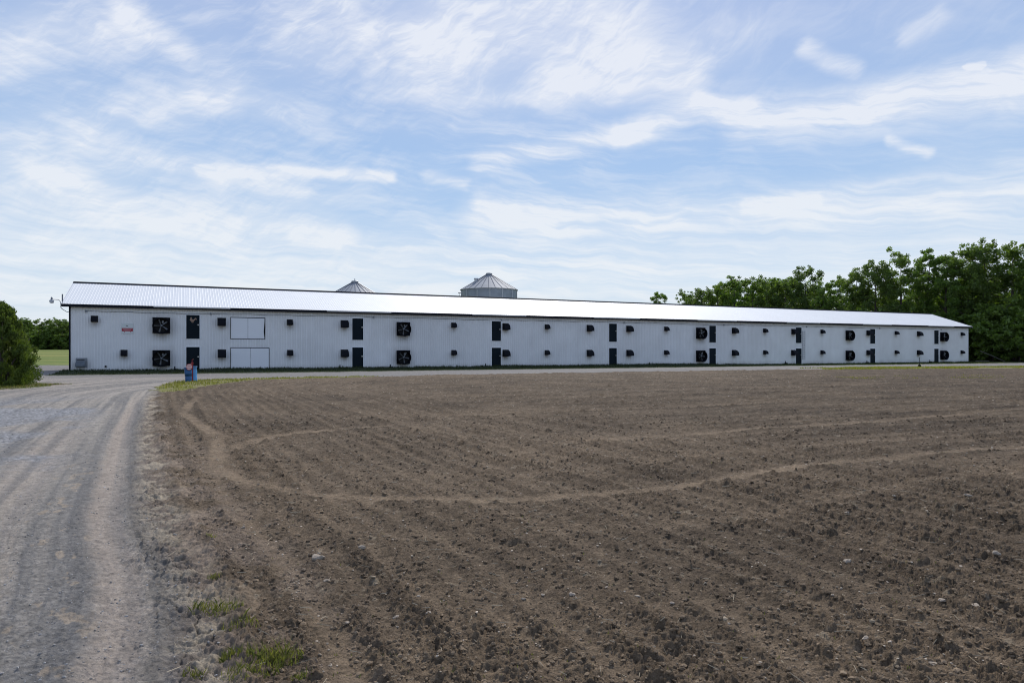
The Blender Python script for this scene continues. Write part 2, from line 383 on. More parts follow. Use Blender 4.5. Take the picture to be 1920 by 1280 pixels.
TRACK3 = [(1.5, 13.6), (4.5, 15.2), (9.5, 17.8), (16.2, 21.5), (26, 27)]
TRACK4 = [(-4.5, 18.4), (-1, 19.2), (2, 20.4), (9, 24)]
def surface(x, y):
    """height, colour and region of every ground point"""
    x = x.astype(np.float32); y = y.astype(np.float32)
    e, al = seg_dist(x, y, FIELD_EDGE); inn = inside(x, y, FIELD_POLY); e = np.where(inn, -e, e)
    rag = (fbm(x*1.6, y*1.6, 90, 4)-0.5)
    er = e+rag*np.clip(0.35+0.02*y, 0.3, 1.2)
    s, o = barn_local(x, y)                     # o < 0: in front of the wall
    dist = np.hypot(x, y)
    # ---- regions
    reg = np.ones(x.shape, dtype=np.int8)
    reg[er < 0] = 0
    strip_w = 7.6+1.0*(fbm(s*0.35, o*0.35, 33, 3)-0.5)*2
    strip = (o > -strip_w) & (o < BW+3) & (s > -0.6+rag) & (s < 150)
    reg[strip] = 2
    cg, _ = seg_dist(x, y, CORNER_GRASS, True); cgi = inside(x, y, CORNER_GRASS); cgs = np.where(cgi, -cg, cg)+rag*1.3
    bg, _ = seg_dist(x, y, BUSH_GRASS, True); bgi = inside(x, y, BUSH_GRASS); bgs = np.where(bgi, -bg, bg)+rag*1.3
    reg[(cgs < 0)] = 2; reg[bgs < 0] = 2
    yg = (e > -1.0) & (e+rag*3 < 5.0) & (x > 33+rag*9) & (o < -8.6)
    reg[yg] = 2
    reg[(y > 87+rag*3) & (o > -7)] = 3
    reg[(s < -0.6) & (y < 87+rag*3)] = np.where(bgs[(s < -0.6) & (y < 87+rag*3)] < 0, 2, np.where(er[(s < -0.6) & (y < 87+rag*3)] < 0, 0, 1))
    # ---- tracks pressed in the field
    tr = np.zeros_like(x); 
    wob = (fbm(x*1.1, y*1.1, 5, 3)-0.5)*0.5
    for T, w, k in ((TRACK1, 0.12, 0.95), (TRACK2, 0.13, 0.9), (TRACK3, 0.14, 0.65), (TRACK4, 0.22, 0.45)):
        d, a_ = seg_dist(x+wob*0.2, y+wob*0.2, T); fade = 0.6+0.4*sstep(0.3, 0.55, fbm(a_*0.5, a_*0+3, 8, 3))
        tr = np.maximum(tr, k*fade*sstep(w*1.6, w*0.6, d+0.15*wob))
    d, a_ = seg_dist(x, y, TRACK1); tr = np.maximum(tr, 0.28*sstep(0.24, 0.10, np.abs(d-1.6+0.3*wob))*sstep(0.35, 0.6, fbm(a_*0.4, a_*0+9, 18, 3)))
    tr = np.maximum(tr, 0.42*sstep(0.14, 0.04, np.abs(e+0.36+0.12*wob))*sstep(20, 9, y)*(0.4+0.6*sstep(0.35, 0.6, fbm(al*0.6, al*0+4, 42, 3))))
    for q in (1.25, 2.35, 3.6, 5.2):
        tr = np.maximum(tr, 0.30*sstep(0.20, 0.06, np.abs(e+q+0.2*wob))*sstep(0.35, 0.62, fbm(al*0.22+q*7, q+al*0, 41, 3)))
    # ---- field height
    head = sstep(-13.0, -8.5, e+(fbm(x*0.2, y*0.2, 3, 2)-0.5)*5)   # headland worked along the road, the rest along the barn
    rowA = 0.8*np.sin(2*PI*(e+0.16*wob)/0.36)+0.6*np.sin(2*PI*(e+0.2*wob)/1.25+1.0)
    rowB = np.sin(2*PI*(o+0.3*wob)/0.70)+0.6*np.sin(2*PI*o/2.3)
    row = rowA*head+rowB*(1-head)
    patch = fbm(x*0.55, y*0.55, 61, 3)
    rough = (0.55+0.65*sstep(0.3, 0.7, patch))*(0.80+0.52*row)
    rough = np.clip(rough, 0.18, 1.35)*(1-0.95*tr)
    near = dist < 60
    hF = 0.015*row*(1-0.9*tr)+0.035*(fbm(x*1.7, y*1.7, 7, 4)-0.5)*2-0.014*tr+0.10*(fbm(x*0.3, y*0.3, 70, 3)-0.5)
    hc = np.zeros_like(x)
    for cell, pr, hs, sd_ in ((0.17, 0.10, 0.75, 101), (0.095, 0.28, 0.85, 111), (0.052, 0.6, 0.95, 121), (0.030, 0.75, 1.0, 131)):
        wx = x+0.5*cell*(vnoise(x/cell*1.7, y/cell*1.7, sd_+7)-0.5); wy = y+0.5*cell*(vnoise(x/cell*1.7+9, y/cell*1.7, sd_+8)-0.5)
        hc = np.maximum(hc, clods(wx, wy, cell, pr*0.9, hs, sd_)*1.0)
    fine = fbm(x*22, y*22, 77, 4, 0.65)-0.5
    crumb = 0.014*(vnoise(x*48, y*48, 201)-0.5)*sstep(12, 7, dist)+0.024*(vnoise(x*21+3, y*21, 202)-0.5)*sstep(3, 8, dist)*sstep(30, 18, dist)+0.045*(vnoise(x*8+3, y*8, 203)-0.5)*sstep(12, 26, dist)
    hF = hF+hc*rough*0.66+(0.052*fine+0.018*(fbm(x*60, y*60, 78, 3, 0.7)-0.5)*sstep(16, 7, dist)+crumb)*(0.35+0.75*rough)
    # ---- road height
    st_r = fbm(al*0.16+2, e*11, 65, 4, 0.6)
    sh = sstep(0.55, 0.1, e)*sstep(30, 12, y)                      # dry crumbly shoulder beside the field
    hR = 0.02*(fbm(x*0.8, y*0.8, 12, 4)-0.5)*2+0.006*fbm(x*25, y*25, 15, 3)-0.02
    for c_, w_ in ((0.80, 0.16), (1.9, 0.25), (2.9, 0.2)): hR = hR-0.022*sstep(w_*1.5, w_*0.5, np.abs(e-c_))
    crack = np.abs(fbm(x*5.5, y*5.5, 19, 3)-0.5); crk = sstep(0.035, 0.0, crack)
    edge_band = sstep(0.75, 0.4, e+rag*0.5)*sstep(-0.2, 0.0, e)*sstep(40, 20, y)
    hR = hR+0.012*(vnoise(x*40, y*40, 205)-0.5)*sstep(14, 8, dist)+0.02*(vnoise(x*14, y*14, 206)-0.5)*sstep(8, 16, dist)+0.010*(st_r-0.5)
    hR = hR+edge_band*(0.04*(fbm(x*4, y*4, 29, 4)-0.5)*2+0.06*fine+0.8*hc*sstep(0.40, 0.6, fbm(x*2.2, y*2.2, 31, 3))-0.022*crk)
    hR = hR+0.4*clods(x, y, 0.05, 0.25, 0.8, 151)*sstep(14, 5, dist)
    h = np.where(reg == 0, hF, hR)
    # blend near the border so there is no step
    bl = sstep(0.0, 0.35, er); h = np.where((reg <= 1) & (y < 60), hF*(1-bl)+hR*bl, h)
    hG = 0.05*(fbm(x*1.3, y*1.3, 23, 4)-0.3)+0.03*fbm(x*6, y*6, 24, 3)
    mound = sstep(-5.5, -0.6, o)*0.16*(0.6+0.8*fbm(s*0.25, s*0+1, 27, 3))
    h = np.where(reg == 2, hG+mound*(s > -0.6)*(o < 0), h); h = np.where(reg == 3, 0.04*fbm(x, y, 26, 3), h)
    h = h+terrain(x, y)
    # ---- colour (albedo)
    col = np.zeros(x.shape+(3,), dtype=np.float32)
    def mixc(a, b, t): return np.asarray(a, dtype=np.float32)*(1-t[..., None])+np.asarray(b, dtype=np.float32)*t[..., None]
    n1 = fbm(x*0.5, y*0.5, 51, 4); n2 = fbm(x*9, y*9, 52, 4, 0.6); n3 = fbm(x*2.5, y*2.5, 53, 4)
    moist = np.clip(0.15+0.85*n1+0.5*(n2-0.5)+0.16*row, 0, 1)
    F = mixc((0.232, 0.172, 0.113), (0.094, 0.070, 0.048), moist)
    F = F*(1-0.18*sstep(6, 40, x)[..., None])
    F = mixc(F, (0.300, 0.222, 0.145), np.clip(tr*0.82*(0.6+0.8*fbm(x*5, y*5, 59, 3)), 0, 1))
    F = mixc(F, (0.27, 0.21, 0.16), np.clip(0.55*sstep(-0.9, -0.1, e)*sstep(25, 8, y)*sstep(0.4, 0.6, n3), 0, 1))
    gr = 0.5*vnoise(x*52, y*52, 211)*sstep(13, 7, dist)+0.5*vnoise(x*24, y*24, 212)*sstep(24, 12, dist)+0.5*vnoise(x*10, y*10, 213)*sstep(6, 14, dist)+0.25
    F = F*(1+0.75*(gr-0.62)*(1-0.6*tr))[..., None]
    fl = sstep(0.80, 0.93, vnoise(x*16, y*16, 57))*sstep(0.5, 0.7, vnoise(x*3, y*3, 58)); F = mixc(F, (0.38, 0.31, 0.22), fl*0.6)
    # driveway
    wv = (fbm(x*0.35, y*0.35, 62, 3)-0.5)*2
    eb = e+0.05*wv+0.09*(n3-0.5)+0.05*(n2-0.5)
    st = fbm(al*0.10+5, e*1.5+0.15*wv, 63, 5, 0.6); st2 = fbm(al*0.05+5, e*4.5+0.2*wv, 64, 4, 0.6)
    st3 = fbm(al*0.16+2, e*11+0.2*wv, 65, 4, 0.6)
    G = mixc((0.178, 0.170, 0.160), (0.34, 0.305, 0.258), sstep(0.34, 0.68, 0.32*st+0.28*st2+0.40*st3))
    G = G*(0.62+0.76*vnoise(x*38, y*38, 69)*sstep(14, 8, dist)+0.38*sstep(8, 14, dist)+0.35*(vnoise(x*9, y*9, 74)-0.5)*sstep(6, 14, dist))[..., None]
    def band(c, w, k): return k*sstep(w*1.7, w*0.5, np.abs(eb-c))*(0.45+0.55*sstep(0.3, 0.6, st2))
    nr = sstep(22, 10, y)
    rut = fbm(al*0.06+11, e*7.0+0.05*wv, 165, 3, 0.6); G = mixc(G, (0.375, 0.325, 0.262), 0.75*sstep(0.50, 0.70, rut)*sstep(15, 8, y+2*(n3-0.5)))
    G = mixc(G, (0.140, 0.135, 0.130), 0.55*sstep(0.44, 0.30, rut)*sstep(18, 9, y))
    G = mixc(G, (0.155, 0.140, 0.122), band(0.50, 0.13, 0.8)*sstep(34, 16, y))
    G = mixc(G, (0.36, 0.30, 0.245), band(0.83, 0.15, 0.8)*sstep(34, 16, y))
    G = mixc(G, (0.165, 0.160, 0.152), band(1.28, 0.28, 0.5)*nr)
    G = mixc(G, (0.36, 0.31, 0.26), band(1.95, 0.30, 0.75)*nr)
    G = mixc(G, (0.19, 0.19, 0.19), band(2.7, 0.3, 0.4)*nr)
    G = mixc(G, (0.35, 0.31, 0.27), band(3.4, 0.35, 0.5)*nr)
    pt = sstep(0.60, 0.70, fbm(al*4.2, e*9, 66, 4, 0.6))*sstep(0.45, 0.15, np.abs(eb-1.28))*sstep(14, 8, y); G = mixc(G, (0.42, 0.33, 0.23), pt*0.5)
    gp = sstep(0.42, 0.60, fbm(x*0.45+3, y*0.30, 67, 4))*sstep(1.1, 2.2, e)*sstep(9, 12, y+3.0*(n3-0.5)+1.5*wv)*sstep(30, 20, y)
    G = mixc(G, (0.245, 0.25, 0.26), gp*0.85); G = G*(1+(gp*0.9*(vnoise(x*18, y*18, 68)-0.5))[..., None])
    G = mixc(G, (0.36, 0.32, 0.28), 0.55*sstep(0.9, 2.0, e)*sstep(24, 30, y)*sstep(50, 42, y)*sstep(0.4, 0.62, st))
    G = mixc(G, (0.17, 0.165, 0.165), 0.5*sstep(45, 50, y))
    SHc = mixc((0.35, 0.295, 0.22), (0.18, 0.145, 0.115), sstep(0.42, 0.62, fbm(x*4.5, y*4.5, 73, 4)))
    SHc = SHc*(1-0.45*crk[..., None])
    G = mixc(G, SHc, np.clip(sstep(0.62, 0.30, eb)*sstep(45, 20, y), 0, 1))
    G = G*0.93*(0.80+0.40*n2[..., None])
    # turf
    T = mixc((0.075, 0.085, 0.03), (0.12, 0.115, 0.05), n3)
    Tw = mixc((0.020, 0.032, 0.015), (0.04, 0.05, 0.022), n3)            # lush dark weeds along the wall
    Ty = mixc((0.17, 0.17, 0.045), (0.22, 0.19, 0.10), sstep(0.4, 0.6, n3))
    T = np.where((strip & (s < 122))[..., None], Tw, T); T = np.where((yg | (cgs < 0.3))[..., None], Ty, T)
    T = np.where((bgs < 0)[..., None], mixc((0.10, 0.115, 0.035), (0.20, 0.16, 0.11), sstep(0.45, 0.6, n3)), T)
    T = np.where(((reg == 2) & (s > 122) & ~yg)[..., None], mixc((0.08, 0.10, 0.04), (0.12, 0.12, 0.08), n3), T)
    FF = mixc((0.115, 0.165, 0.035), (0.21, 0.215, 0.06), sstep(0.35, 0.65, fbm(x*0.10, y*0.35, 81, 4)))
    FF = np.where(((s > BLEN) & (reg == 3))[..., None], np.float32([0.03, 0.035, 0.02]), FF)
    col = np.where((reg == 0)[..., None], F, G); bl2 = (bl*(reg <= 1))[..., None]
    col = np.where((reg <= 1)[..., None], F*(1-bl2)+G*bl2, col)
    col = np.where((reg == 2)[..., None], T, col); col = np.where((reg == 3)[..., None], FF, col)
    return h, np.clip(col, 0.003, 0.8), reg, tr, e

def build_ground():
    ys = [1.3]
    while ys[-1] < 132:
        y = ys[-1]; ys.append(y*(1+(0.0060 if y < 3.3 else 0.0027 if y < 9 else 0.0040 if y < 85 else 0.012)))
    ys = np.array(ys); us = np.concatenate([np.linspace(-1.25, -0.78, 150)[:-1], np.linspace(-0.78, 0.78, 1080), np.linspace(0.78, 1.25, 150)[1:]])
    Y, U = np.meshgrid(ys, us, indexing='ij'); X = U*Y+np.sign(U)*np.clip((np.abs(U)-0.78)/0.47, 0, 1)*7.0
    h, col, reg, tr, e = surface(X, Y)
    nr, nc = X.shape
    verts = np.stack([X, Y, h], -1).reshape(-1, 3); cols = col.reshape(-1, 3)
    idx = np.arange(nr*nc).reshape(nr, nc)
    quads = np.stack([idx[:-1, :-1], idx[:-1, 1:], idx[1:, 1:], idx[1:, :-1]], -1).reshape(-1, 4)
    fr = reg[:-1, :-1].reshape(-1)
    for code, name, m in ((0, 'ploughed_field', 'field'), (1, 'gravel_road', 'road'), (2, 'grass_verge', 'turf'), (3, 'meadow_ground', 'turf')):
        q = quads[fr == code]
        if len(q) == 0: continue
        used, inv = np.unique(q.ravel(), return_inverse=True)
        o = np_mesh(name, verts[used], inv.reshape(-1, 4), MS[m], None, True, cols[used]); tag(o, kind='structure')
build_ground()
def height_at(px, py):
    a = np.array([px], dtype=np.float32).ravel(); b = np.array([py], dtype=np.float32).ravel(); return surface(a, b)[0]

def base_sheet():
    xs = np.concatenate([np.linspace(-6000, -400, 12)[:-1], np.linspace(-400, 400, 60), np.linspace(400, 6000, 12)[1:]])
    ys = np.concatenate([np.linspace(-2000, -60, 8)[:-1], np.linspace(-60, 420, 60), np.linspace(420, 9000, 14)[1:]])
    Y, X = np.meshgrid(ys, xs, indexing='ij'); H = terrain(X, Y)-0.22
    col = np.where((Y < 130)[..., None] & (X > -1)[..., None], np.float32([0.14, 0.10, 0.075]), np.float32([0.15, 0.165, 0.05]))
    idx = np.arange(X.size).reshape(X.shape); q = np.stack([idx[:-1, :-1], idx[:-1, 1:], idx[1:, 1:], idx[1:, :-1]], -1).reshape(-1, 4)
    tag(np_mesh('ground', np.stack([X, Y, H], -1).reshape(-1, 3), q, MS['turf'], None, True, col.reshape(-1, 3)), kind='structure')
base_sheet()
# far meadow beyond the barn, overlaps the fan's far edge
def far_meadow():
    xs = np.linspace(-330, 330, 220); ys = np.linspace(130, 420, 120)
    Y, X = np.meshgrid(ys, xs, indexing='ij'); H = terrain(X, Y)+0.05*fbm(X*0.3, Y*0.3, 5, 3)-0.02
    t = sstep(0.35, 0.65, fbm(X*0.05, Y*0.25, 81, 4))[..., None]; col = np.float32([0.115, 0.165, 0.035])*(1-t)+np.float32([0.21, 0.215, 0.06])*t
    idx = np.arange(X.size).reshape(X.shape); q = np.stack([idx[:-1, :-1], idx[:-1, 1:], idx[1:, 1:], idx[1:, :-1]], -1).reshape(-1, 4)
    tag(np_mesh('meadow', np.stack([X, Y, H], -1).reshape(-1, 3), q, MS['turf'], None, True, col.reshape(-1, 3)), kind='structure')
far_meadow()

# ------------------------------------------------------------------ the barn
DOORS = [8.81+14.97*i for i in range(8)]
DOOR_S = [8.81, 23.54, 38.53, 53.56, 68.67, 83.86, 98.86, 113.56]
FANS = [6.84, 28.70, 67.26, 94.37, 115.78]
HOOD_M = [11.38, 22.44, 39.81, 50.50, 56.01, 72.45, 83.03, 98.06, 109.46]
HOOD_S = [17.40, 33.90, 45.00, 61.60, 77.90, 88.63, 104.32, 120.20]
HOOD_S_UP, HOOD_S_LO = [1.54], [3.75]
Z_LO_FAN, Z_UP_FAN = 1.19, 4.05
def wl(s, off, z):  # barn local -> world, off = metres in front of the wall
    return (BX+s*TX-off*NX, BY+s*TY-off*NY, z)
barn = empty('poultry_barn', (BX, BY, 0), BA, 'very long white two-storey ribbed metal barn behind the ploughed field', 'barn')
def ribbed_wall():
    pitch = 0.2286; n = int(BLEN/pitch); prof = []
    for i in range(n):
        x0 = i*pitch; prof += [(x0, 0), (x0+pitch-0.066, 0), (x0+pitch-0.048, 0.026), (x0+pitch-0.020, 0.026)]
    prof.append((BLEN, 0)); prof = np.array(prof)
    zs = np.concatenate([[-0.15, 0.0], np.linspace(0.06, WALL_H-0.02, 44)])
    X, Z = np.meshgrid(prof[:, 0], zs); Yf = np.broadcast_to(-prof[:, 1], X.shape)
    v = np.stack([X, Yf, Z], -1).reshape(-1, 3)
    # dust below and around the ventilators, splash at the foot
    dirt_and_shade = np.zeros(X.shape)
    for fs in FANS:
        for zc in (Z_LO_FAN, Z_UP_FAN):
            dirt_and_shade = np.maximum(dirt_and_shade, 0.55*np.exp(-((X-fs)/0.75)**2-((Z-zc+0.75)/0.50)**2)); dirt_and_shade = np.maximum(dirt_and_shade, 0.25*np.exp(-((X-fs)/1.1)**4-((Z-zc)/1.1)**4))
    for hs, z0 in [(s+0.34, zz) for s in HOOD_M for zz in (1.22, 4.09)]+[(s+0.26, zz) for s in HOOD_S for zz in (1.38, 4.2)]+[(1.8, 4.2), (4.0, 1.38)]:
        dirt_and_shade = np.maximum(dirt_and_shade, 0.45*np.exp(-((X-hs)/0.34)**2-((Z-z0+0.10)/0.28)**2))
    dirt_and_shade = np.maximum(dirt_and_shade, 0.35*sstep(0.7, 0.0, Z)*fbm(X*0.8, Z*2, 3, 3)*1.4)
    dirt_and_shade = np.maximum(dirt_and_shade, 0.5*np.exp(-((X-0.9)/0.6)**2-((Z-0.6)/0.5)**2))
    dirt_and_shade = dirt_and_shade+0.10*(fbm(X*0.15, Z*0.3, 14, 4)-0.4)+0.05*(vnoise(X/0.9144, Z*0, 15)-0.5)
    kk = np.arange(X.shape[1]) % 4; rib_shade = np.where((kk == 0) | (kk == 1), 0.16, 0.0)[None, :]*(0.5+fbm(X*0.4, Z*0.5, 17, 3))  # painted rib shading: siding between the ribs coloured darker
    dirt_and_shade = dirt_and_shade+rib_shade
    dirt_and_shade = np.clip(dirt_and_shade*(0.75+0.5*fbm(X*3, Z*0.7, 16, 3)), -0.1, 0.8)[..., None]
    col = np.float32([0.82, 0.83, 0.84])*(1-dirt_and_shade)+np.float32([0.20, 0.18, 0.16])*dirt_and_shade
    idx = np.arange(X.size).reshape(X.shape); q = np.stack([idx[:-1, :-1], idx[:-1, 1:], idx[1:, 1:], idx[1:, :-1]], -1).reshape(-1, 4)
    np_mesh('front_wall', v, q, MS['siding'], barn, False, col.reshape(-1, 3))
ribbed_wall()
RISE, EAVE_OUT, ROOF_T = 0.345, 0.36, 0.10
RZ = WALL_H+0.10+RISE*BW/2
white_wall = mat('white_gable_siding', (0.60, 0.63, 0.68), 0.5, var=0.05, vscale=0.8)
def plain_walls():
    mb = MB()
    for x0, x1 in ((0.0, 0.12), (BLEN-0.12, BLEN)):
        prof = [(0.02, -0.15), (BW, -0.15), (BW, WALL_H), (BW/2, WALL_H+RISE*BW/2-0.02), (0.02, WALL_H)]
        v = [(x0, a, b) for a, b in prof]+[(x1, a, b) for a, b in prof]
        MB().add(v, [(0,1,2,3,4), (9,8,7,6,5)]+[(i, (i+1) % 5, 5+(i+1) % 5, 5+i) for i in range(5)]).build('gable_wall', white_wall, barn)
    MB().box(0.12, BLEN-0.12, BW-0.12, BW, -0.15, WALL_H).build('rear_wall', white_wall, barn)
plain_walls()
def roof_half(side):
    pitch = 0.2286; x0, x1 = -0.5, BLEN+0.5; n = int((x1-x0)/pitch); prof = []
    for i in range(n):
        a = x0+i*pitch; prof += [(a, 0), (a+pitch-0.064, 0), (a+pitch-0.044, 0.010), (a+pitch-0.020, 0.010)]
    prof.append((x1, 0)); prof = np.array(prof)
    ts = np.linspace(0, 1, 5)
    X, T = np.meshgrid(prof[:, 0], ts); Hh = np.broadcast_to(prof[:, 1], X.shape)
    yy = -EAVE_OUT+T*(BW/2+EAVE_OUT); zz = WALL_H+0.10+RISE*(yy)+Hh
    if side: yy = BW-yy
    idx = np.arange(X.size).reshape(X.shape); q = np.stack([idx[:-1, :-1], idx[:-1, 1:], idx[1:, 1:], idx[1:, :-1]], -1).reshape(-1, 4)
    if side: q = q[:, ::-1]
    np_mesh('roof', np.stack([X, yy, zz], -1).reshape(-1, 3), q, MS['roof'], barn)
    ya, yb = -EAVE_OUT+0.03, BW/2; za, zb = WALL_H+0.085+RISE*ya, WALL_H+0.085+RISE*yb
    if side: ya, yb = BW-ya, BW-yb
    MB().add([(x0+.03, ya, za), (x1-.03, ya, za), (x1-.03, yb, zb), (x0+.03, yb, zb), (x0+.03, ya, za-.06), (x1-.03, ya, za-.06), (x1-.03, yb, zb-.06), (x0+.03, yb, zb-.06)],
             [(0,1,2,3), (7,6,5,4), (0,4,5,1), (1,5,6,2), (2,6,7,3), (3,7,4,0)]).build('roof_deck', MS['navy'], barn)
roof_half(0); roof_half(1)
ez = WALL_H+0.10-RISE*EAVE_OUT
MB().box(-0.52, BLEN+0.52, -EAVE_OUT-0.025, -EAVE_OUT+0.02, ez-0.24, ez-0.012).build('fascia', MS['navy'], barn)
MB().box(-0.5, BLEN+0.5, -EAVE_OUT+0.02, 0.0, ez-0.21, ez-0.19).build('soffit', MS['navy'], barn)
MB().box(-0.035, 0.09, -0.035, 0.0, -0.1, ez-0.21).build('corner_trim', MS['navy'], barn)
MB().box(BLEN-0.03, BLEN+0.03, -0.035, 0.0, -0.1, ez-0.21).build('corner_trim', MS['trim'], barn)
for xa in (-0.56, BLEN+0.52):
    MB().add([(xa, -EAVE_OUT-.02, ez-.2), (xa, BW/2, RZ-.2), (xa, BW+EAVE_OUT, ez-.2), (xa, BW+EAVE_OUT, ez+.02), (xa, BW/2, RZ+.02), (xa, -EAVE_OUT-.02, ez+.02)]+
             [(xa+.04, -EAVE_OUT-.02, ez-.2), (xa+.04, BW/2, RZ-.2), (xa+.04, BW+EAVE_OUT, ez-.2), (xa+.04, BW+EAVE_OUT, ez+.02), (xa+.04, BW/2, RZ+.02), (xa+.04, -EAVE_OUT-.02, ez+.02)],
             [(0,1,4,5), (1,2,3,4), (6,11,10,7), (7,10,9,8), (0,5,11,6), (5,4,10,11), (4,3,9,10), (2,8,9,3), (0,6,7,1), (1,7,8,2)]).build('rake_trim', MS['trim'], barn)
def ridge():
    mb = MB(); zr = RZ+0.03
    mb.add([(-.55, BW/2-.22, zr-.055), (BLEN+.55, BW/2-.22, zr-.055), (BLEN+.55, BW/2, zr+.05), (-.55, BW/2, zr+.05), (-.55, BW/2+.22, zr-.055), (BLEN+.55, BW/2+.22, zr-.055),
            (-.55, BW/2-.22, zr-.085), (BLEN+.55, BW/2-.22, zr-.085)], [(0,1,2,3), (3,2,5,4), (6,7,1,0)])
    mb.build('ridge_cap', MS['navy'], barn)
    MB().box(-0.5, BLEN+0.5, BW/2-0.10, BW/2+0.10, RZ+0.03, RZ+0.095).build('ridge_vent', MS['navy'], barn, bevel=0.01)
ridge()
for a, b in ((6.25, 12.41), (21.03, 27.33), (36.13, 42.47), (51.31, 57.66), (66.49, 72.81), (81.8, 88.0), (96.92, 103.02), (111.62, 117.8)):
    mb = MB(); yo = -EAVE_OUT-0.025
    pr = [(yo-.003, ez-.015), (yo-.13, ez-.015), (yo-.13, ez-.035), (yo-.115, ez-.10), (yo-.07, ez-.13), (yo-.003, ez-.13)]
    v = [(a, p, q) for p, q in pr]+[(b, p, q) for p, q in pr]
    mb.add(v, [(0,1,2,3,4,5), (11,10,9,8,7,6)]+[(i, (i+1) % 6, 6+(i+1) % 6, 6+i) for i in range(6)]); mb.build('gutter', MS['gutter'], barn)
def door_at(s, z0, z1, w, proto=[None]):
    if proto[0] is None:
        h = z1-z0
        d = MB().box(0, w, -0.045, 0.0, 0, h).build('door', MS['door'], barn); proto[0] = d
        mb = MB(); t = 0.07
        mb.box(-t, 0, -0.06, 0.0, -0.0, h+t); mb.box(w, w+t, -0.06, 0.0, -0.0, h+t); mb.box(0, w, -0.06, 0.0, h, h+t); mb.build('frame', MS['trim'], d)
        mb = MB(); mb.box(w-0.16, w-0.05, -0.055, -0.045, 1.18, 1.29); mb.tube([(w-.1, -.05, 1.235), (w-.1, -.10, 1.235)], .012); mb.tube([(w-.1, -.10, 1.235), (w-.22, -.105, 1.235)], .014); mb.build('handle', MS['brass'], d)
        for hz in (0.3, 1.8): MB().tube([(0.012, -.055, hz-.05), (0.012, -.055, hz+.05)], .012).build('hinge', MS['door'], d)
    else:
        d = copy_tree(proto[0], barn); d.name = 'door'
    d.location = (s, 0, z0)
    return d
for s in DOOR_S:
    for k, (z0, z1) in enumerate(((0.05, 2.16), (2.91, 5.02))):
        d = door_at(s, z0, z1, 1.08)
        if s < 10 and k == 1: d['label'] = 'dark door with a faded tan rooster painted on it'
def rooster():
    # faded rooster painted on the first upper door
    pts = [(0.0, .0), (.05, .07), (.03, .13), (.07, .17), (.09, .23), (.07, .30), (.11, .28), (.13, .33), (.16, .28), (.18, .30), (.17, .22), (.20, .15), (.27, .10), (.36, .10), (.42, .16), (.46, .24),
           (.54, .24), (.59, .17), (.60, .08), (.55, .04), (.53, .11), (.48, .12), (.46, .04), (.38, -.04), (.30, -.07), (.29, -.17), (.33, -.20), (.25, -.20), (.26, -.08), (.22, -.08), (.22, -.18), (.25, -.21), (.17, -.21), (.19, -.08), (.10, -.05)]
    v = [(0.27+x*.95, -0.0495, 1.62+z*.95) for x, z in pts]
    d = [c for c in barn.children if c.name.startswith('door') and abs(c.location.x-8.81) < .01 and c.location.z > 2][0]
    me = bpy.data.meshes.new('painted_rooster'); bm = bmesh.new(); f = bm.faces.new([bm.verts.new(p) for p in v]); bmesh.ops.triangulate(bm, faces=[f]); bm.to_mesh(me); bm.free()
    me.materials.append(MS['tan']); o = bpy.data.objects.new('painted_rooster', me); C.objects.link(o); o.parent = d
rooster()
def loading_door(s0, s1, z0, z1, warp, label):
    w = s1-s0; h = z1-z0
    d = MB()
    n = int(w/0.2286); mid = w/2 if warp else w*0.505
    for a, b in ((0.03, mid-0.012), (mid+0.012, w-0.03)):
        d.box(a, b, -0.038, 0.0, 0.02, h-0.03)
        k = a+0.12
        while k < b-0.05: d.box(k-.02, k+.02, -0.058, -0.038, 0.02, h-0.03); k += 0.2286
    o = d.build('loading_door', MS['trim'], barn); o.location = (s0, 0, z0); o['label'] = label
    f = MB(); f.box(-.02, w+.02, -0.028, 0.0, h-0.03, h+0.04); f.box(-.02, 0.03, -0.028, 0, 0, h-.03); f.box(w-.03, w+.03, -0.028, 0, 0, h-.03)
    if warp: f.box(-.02, w+.03, -0.028, 0, -0.03, 0.02); f.add([(w-.03,-.062,.05), (w+.01,-.062,.05), (w+.01,-.062,h), (w-.01,-.062,h), (w-.10,-.062,h*.35)], [(0,1,2,3,4)])
    f.box(mid-0.012, mid+0.012, -0.026, 0, 0, h-.03)
    f.build('frame', MS['navy'], o)
    MB().tube([(mid+.06, -.06, h*.55), (mid+.06, -.11, h*.55)], .02).build('handle', MS['brass'], o)
loading_door(12.47, 15.42, 2.92, 4.87, True, 'upper white double loading door with warped dark frame')
loading_door(12.47, 15.80, 0.06, 2.10, False, 'lower white double loading door with dark outline')

